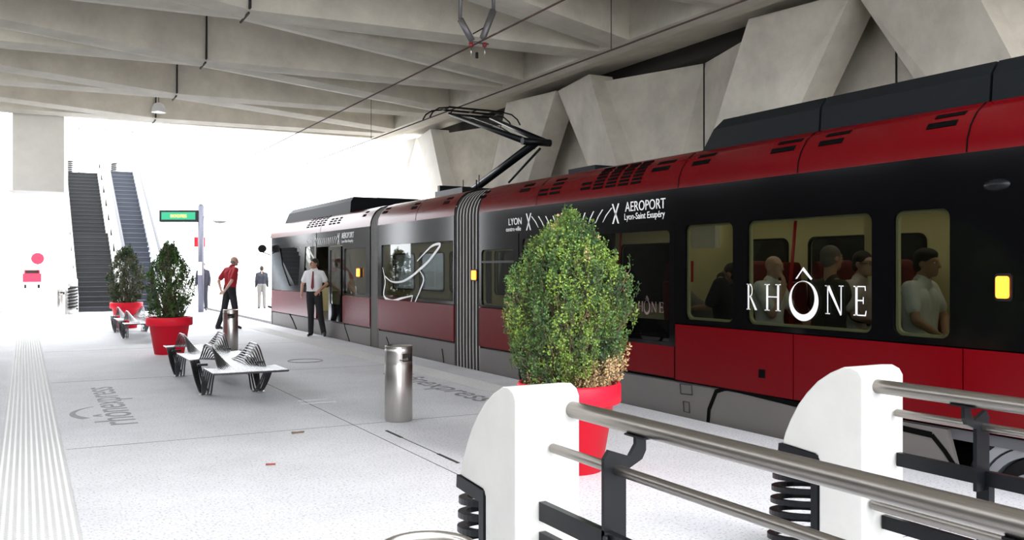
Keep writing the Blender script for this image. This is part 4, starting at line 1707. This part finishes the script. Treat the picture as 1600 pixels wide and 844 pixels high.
def person(name_label, loc, rz, J, top, bottom, hairm, sleeve=.55, skinm='skin', hair='short', scale=1.0, tie=False, group=None, collar=True, yaw=0, tilt=0, vox=.012, glasses=False):
    """J: joints in local frame facing +y"""
    P = empty('person', loc, name_label, 'person', group, rz)
    P.scale = (scale,) * 3
    V = {k: Vector(v) for k, v in J.items()}
    hd = V['head']
    neck = V['neck']
    rot = Matrix.Rotation(yaw, 3, 'Z') @ Matrix.Rotation(tilt, 3, 'X')
    q = lambda x, y, z: hd + rot @ Vector((x, y, z))
    bm = bmesh.new()
    # head and face
    ell(bm, q(0, -.012, .028), (.077, .096, .088), rot)
    ell(bm, q(0, .018, -.035), (.060, .072, .078), rot)
    ell(bm, q(0, .058, -.085), (.032, .030, .026), rot, 10)
    rcone(bm, q(0, .088, .018), q(0, .112, -.024), .010, .0145, 8)
    ell(bm, q(0, .082, .030), (.052, .016, .012), rot, 10)
    rcone(bm, q(-.018, .086, -.060), q(.018, .086, -.060), .008, .008, 8)
    rcone(bm, q(-.015, .084, -.073), q(.015, .084, -.073), .008, .008, 8)
    for s in (-1, 1):
        ell(bm, q(s * .078, -.008, -.008), (.010, .020, .032), rot, 10)
    rcone(bm, neck + Vector((0, -.01, -.04)), q(0, -.02, -.05), .060, .055, 12)
    # trunk
    ch, wa, pe = V['chest'], V['waist'], V['pelvis']
    ax = (V['sr'] - V['sl']).normalized()
    rcone(bm, V['sl'], V['sr'], .055, .055)
    for s in (-1, 1):
        rcone(bm, ch + ax * s * .075 + Vector((0, 0, .04)), wa + ax * s * .06, .105, .088)
        rcone(bm, wa + ax * s * .06, pe + ax * s * .07, .090, .100)
        rcone(bm, neck, (V['sl'] if s < 0 else V['sr']) + Vector((0, 0, .0)), .045, .045)
    for s in 'lr':
        rcone(bm, V['s' + s], V['e' + s], .049, .038)
        rcone(bm, V['e' + s], V['w' + s], .039, .026)
        sd = V.get('hd' + s, (V['w' + s] - V['e' + s]))
        hn = V.get('hn' + s, Vector((1 if s == 'l' else -1, .2, 0)))
        hand(bm, V['w' + s], sd, hn, 1 if s == 'l' else -1)
        rcone(bm, V['h' + s], V['k' + s], .082, .056)
        rcone(bm, V['k' + s], V['k' + s].lerp(V['a' + s], .35), .054, .056)
        rcone(bm, V['k' + s].lerp(V['a' + s], .35), V['a' + s], .056, .036)
        rcone(bm, V['a' + s], V['t' + s], .034, .028)
        rcone(bm, pe + ax * (.07 if s == 'r' else -.07), V['h' + s], .095, .085)
    fuse('body', bm, M[skinm], P, vox=vox * .8, smooth=3)
    # shirt
    bm = bmesh.new()
    for s in (-1, 1):
        rcone(bm, ch + ax * s * .078 + Vector((0, 0, .045)), wa + ax * s * .066, .120, .106)
        rcone(bm, wa + ax * s * .066, pe + ax * s * .07 + Vector((0, 0, .03)), .106, .110)
        rcone(bm, neck + Vector((0, 0, -.035)), (V['sl'] if s < 0 else V['sr']), .062, .058)
    rcone(bm, V['sl'], V['sr'], .064, .064)
    for s in 'lr':
        if sleeve <= 1:
            e = V['s' + s].lerp(V['e' + s], sleeve * 1.0)
            rcone(bm, V['s' + s], e, .064, .066)
        else:
            rcone(bm, V['s' + s], V['e' + s], .064, .052)
            rcone(bm, V['e' + s], V['e' + s].lerp(V['w' + s], .93), .052, .040)
    if collar:
        rcone(bm, neck + Vector((-.02, 0, .0)), neck + Vector((.02, 0, .0)), .066, .066)
    fuse('shirt' if top != 'olive' and top != 'navy' else 'jacket', bm, M[top], P, vox=vox, smooth=4)
    # trousers
    bm = bmesh.new()
    for s in (-1, 1):
        rcone(bm, pe + ax * s * .068 + Vector((0, 0, .02)), V['h' + ('r' if s > 0 else 'l')], .113, .100)
    for s in 'lr':
        rcone(bm, V['h' + s], V['k' + s], .098, .074)
        rcone(bm, V['k' + s], V['a' + s] + Vector((0, 0, -.015)), .073, .062)
    fuse('trousers', bm, M[bottom], P, vox=vox, smooth=4)
    for s in 'lr':
        bm = bmesh.new()
        a, t = V['a' + s], V['t' + s]
        rcone(bm, a + Vector((0, 0, -.035)), t.lerp(a, .35), .044, .042)
        rcone(bm, t.lerp(a, .35), t, .040, .033)
        dv = (a - t)
        dv.z = 0
        if dv.length > 0:
            rcone(bm, a + Vector((0, 0, -.04)), a + dv.normalized() * .035 + Vector((0, 0, -.04)), .038, .036)
        fuse('shoe', bm, M['shoe'], P, vox=.01, smooth=2)
    if hair != 'bald':
        bm = bmesh.new()
        ell(bm, q(0, -.020, .040), (.083, .098, .088), rot)
        ell(bm, q(0, -.052, -.012), (.076, .060, .070), rot)
        if hair == 'full':
            ell(bm, q(0, -.01, .075), (.082, .098, .06), rot)
        # cut away the face side
        g_ = bmesh.ops.bisect_plane(bm, geom=bm.verts[:] + bm.edges[:] + bm.faces[:], plane_co=q(0, .060, .02), plane_no=rot @ Vector((0, .82, -.57)), clear_outer=True)
        bmesh.ops.holes_fill(bm, edges=[e for e in bm.edges if e.is_boundary])
        fuse('hair', bm, M[hairm], P, vox=.008, smooth=2)
    elif hairm:
        bm = bmesh.new()
        ell(bm, q(0, -.045, -.020), (.079, .062, .052), rot)
        fuse('hair', bm, M[hairm], P, vox=.008, smooth=2)
    for s in (-1, 1):
        bm = bmesh.new()
        ell(bm, q(s * .031, .080, .008), (.013, .010, .009), rot, 8)
        sub('eye', bm, M['eye'], P, True)
        bm = bmesh.new()
        ell(bm, q(s * .031, .088, .008), (.0055, .004, .0055), rot, 8)
        sub('iris', bm, M['iris'], P, True)
    if glasses:
        bm = bmesh.new()
        for s in (-1, 1):
            tube(bm, [q(s * .032 + .02 * math.cos(i * math.pi / 6), .102, .008 + .016 * math.sin(i * math.pi / 6)) for i in range(12)], .002, 4, closed=True)
            tube(bm, [q(s * .052, .1, .01), q(s * .082, 0, .005)], .002, 4)
        sub('glasses', bm, M['black'], P)
    if tie:
        f = Vector((0, 1, 0))
        bm = bmesh.new()
        prism(bm, [(-.014, 0), (.014, 0), (.034, -.36), (0, -.41), (-.034, -.36)], [], lambda a, b: (neck.x + a, neck.y + .075 + (.055 * min(1, -b / .14)), neck.z - .03 + b), lambda a, b: (neck.x + a, neck.y + .085 + (.055 * min(1, -b / .14)), neck.z - .03 + b))
        sub('tie', bm, M['tie'], P)
    return P


def standing(**kw):
    J = dict(head=(0, .02, 1.63), neck=(0, 0, 1.49), sl=(-.175, 0, 1.42), sr=(.175, 0, 1.42), chest=(0, 0, 1.28), waist=(0, 0, 1.08), pelvis=(0, 0, .98),
             el=(-.23, -.03, 1.13), er=(.23, -.03, 1.13), wl=(-.23, .06, .89), wr=(.23, .06, .89),
             hl=(-.09, 0, .92), hr=(.09, 0, .92), kl=(-.10, .01, .49), kr=(.10, .01, .49), al=(-.11, -.02, .09), ar=(.11, -.02, .09), tl=(-.13, .13, .035), tr=(.13, .13, .035))
    J.update(kw)
    return J


def face_rot(fx, fy):
    return math.atan2(-fx, fy)


# man in red shirt, hands clasped behind his back
X1, Y1 = ray(358)[0] * 22.4, ray(358)[1] * 22.4
person('bald man in red polo shirt and black trousers, hands clasped behind his back', (X1, Y1, 0), face_rot(.90, .44),
       standing(head=(0, .16, 1.655), neck=(0, .085, 1.52), sl=(-.19, .06, 1.45), sr=(.19, .06, 1.45), chest=(0, .06, 1.30), waist=(0, .045, 1.10), pelvis=(0, .02, .99),
                el=(-.245, -.12, 1.17), er=(.245, -.12, 1.17), wl=(-.08, -.17, .95), wr=(.07, -.19, .93), hdl=(.8, -.05, -.35), hdr=(-.8, -.05, -.35), hnl=(0, -1, 0), hnr=(0, -1, 0),
                hl=(-.09, .02, .93), hr=(.09, .02, .93), kl=(-.11, -.06, .49), kr=(.10, .10, .50), al=(-.12, -.24, .09), ar=(.11, .08, .09), tl=(-.15, -.10, .035), tr=(.14, .23, .035)),
       'shirtr', 'trous', 'hairg', sleeve=.72, skinm='skin2', hair='bald', scale=1.03, yaw=R(-12), tilt=R(-4))
# driver in white shirt at the open door
d = 20.1
X2, Y2 = ray(491)[0] * d, ray(491)[1] * d
person('man in white short-sleeved shirt, dark red tie and black trousers by the open tram door', (X2, Y2, 0), face_rot(-.55, -.83),
       standing(head=(.0, .02, 1.63), el=(-.27, -.06, 1.17), wl=(-.17, .14, 1.04), er=(.28, -.02, 1.16), wr=(.24, .16, .98), hdl=(.6, .3, -.6), hnl=(0, -1, 0), hdr=(-.1, .5, -.7), hnr=(-1, -.2, 0),
                kl=(-.15, .04, .49), kr=(.06, .05, .50), al=(-.21, -.03, .09), ar=(.08, .0, .09), tl=(-.27, .10, .035), tr=(.09, .14, .035), hl=(-.09, 0, .92)),
       'shirtw', 'trous', 'hair', sleeve=.62, scale=1.0, tie=True, yaw=R(-38), glasses=True)
# person behind the display pole
d = 32.5
person('person in dark clothes standing behind the display pole', (ray(317)[0] * d, ray(317)[1] * d, 0), face_rot(-.3, -.95), standing(), 'navy', 'navy', 'hair', sleeve=2, vox=.02)
# person beyond the cab
d = 34.0
person('person in dark jacket far beyond the nose of the tram', (ray(409)[0] * d, ray(409)[1] * d, 0), face_rot(.2, .97), standing(), 'navy', 'gtrous', 'hair', sleeve=2, vox=.02, scale=.93)


def seated(**kw):
    J = dict(head=(0, .03, 1.22), neck=(0, -.01, 1.08), sl=(-.18, -.03, 1.02), sr=(.18, -.03, 1.02), chest=(0, -.03, .88), waist=(0, -.03, .68), pelvis=(0, -.02, .56),
             el=(-.24, .06, .76), er=(.24, .06, .76), wl=(-.14, .28, .68), wr=(.14, .28, .68), hl=(-.09, .04, .54), hr=(.09, .04, .54), kl=(-.11, .46, .56), kr=(.11, .46, .56),
             al=(-.11, .44, .14), ar=(.11, .44, .14), tl=(-.12, .58, .075), tr=(.12, .58, .075))
    J.update(kw)
    return J


def at(px, X):
    a, b = ray(px)
    return X, b * X / a


def pass_at(px, X, label, J, **kw):
    x, y = at(px, X)
    hz = EYE
    return x, y


# passengers in the saloon (floor at .36)
g = 'passengers behind the tram windows'
x, y = at(1206, 6.62)
person('bald passenger in pale shirt with hand on chin behind the second tram window', (x, y, .34), R(180 + 12),
       seated(er=(.20, .14, .74), wr=(.03, .16, 1.00), hdr=(-.1, -.1, 1), hnr=(0, -1, 0), el=(-.24, .08, .76)), 'shirtw', 'navy', None, sleeve=.7, skinm='skin2', hair='bald', yaw=R(-10), vox=.014, group=None, scale=.98)
x, y = at(1300, 6.5)
person('grey-haired passenger in dark olive jacket seen from behind at the second window', (x, y, .34), R(-100),
       seated(head=(0, .0, 1.27)), 'olive', 'navy', 'hairg', sleeve=2, vox=.014)
x, y = at(1345, 6.70)
person('passenger in pale pink shirt with dark hair at right end of the second window', (x, y, .34), R(180 + 15), seated(), 'shirtp', 'navy', 'hair', sleeve=.7, skinm='skin2', vox=.014, glasses=True, yaw=R(-15))
x, y = at(1443, 6.55)
person('dark-haired passenger in white T-shirt behind the third tram window', (x, y, .34), R(180 + 10), seated(wl=(-.05, .16, .66), wr=(.05, .18, .62)), 'shirtw', 'gtrous', 'hair', sleeve=.6, hair='full', vox=.014)
x, y = at(1128, 6.75)
person('passenger in dark top and grey trousers with raised knees at the first window', (x, y, .34), R(28), seated(head=(0, -.1, 1.12), kl=(-.11, .44, .95), kr=(.11, .42, .84), wl=(-.14, .34, .74), wr=(.12, .32, .72)), 'navy', 'gtrous', 'hair', sleeve=.8, vox=.014)
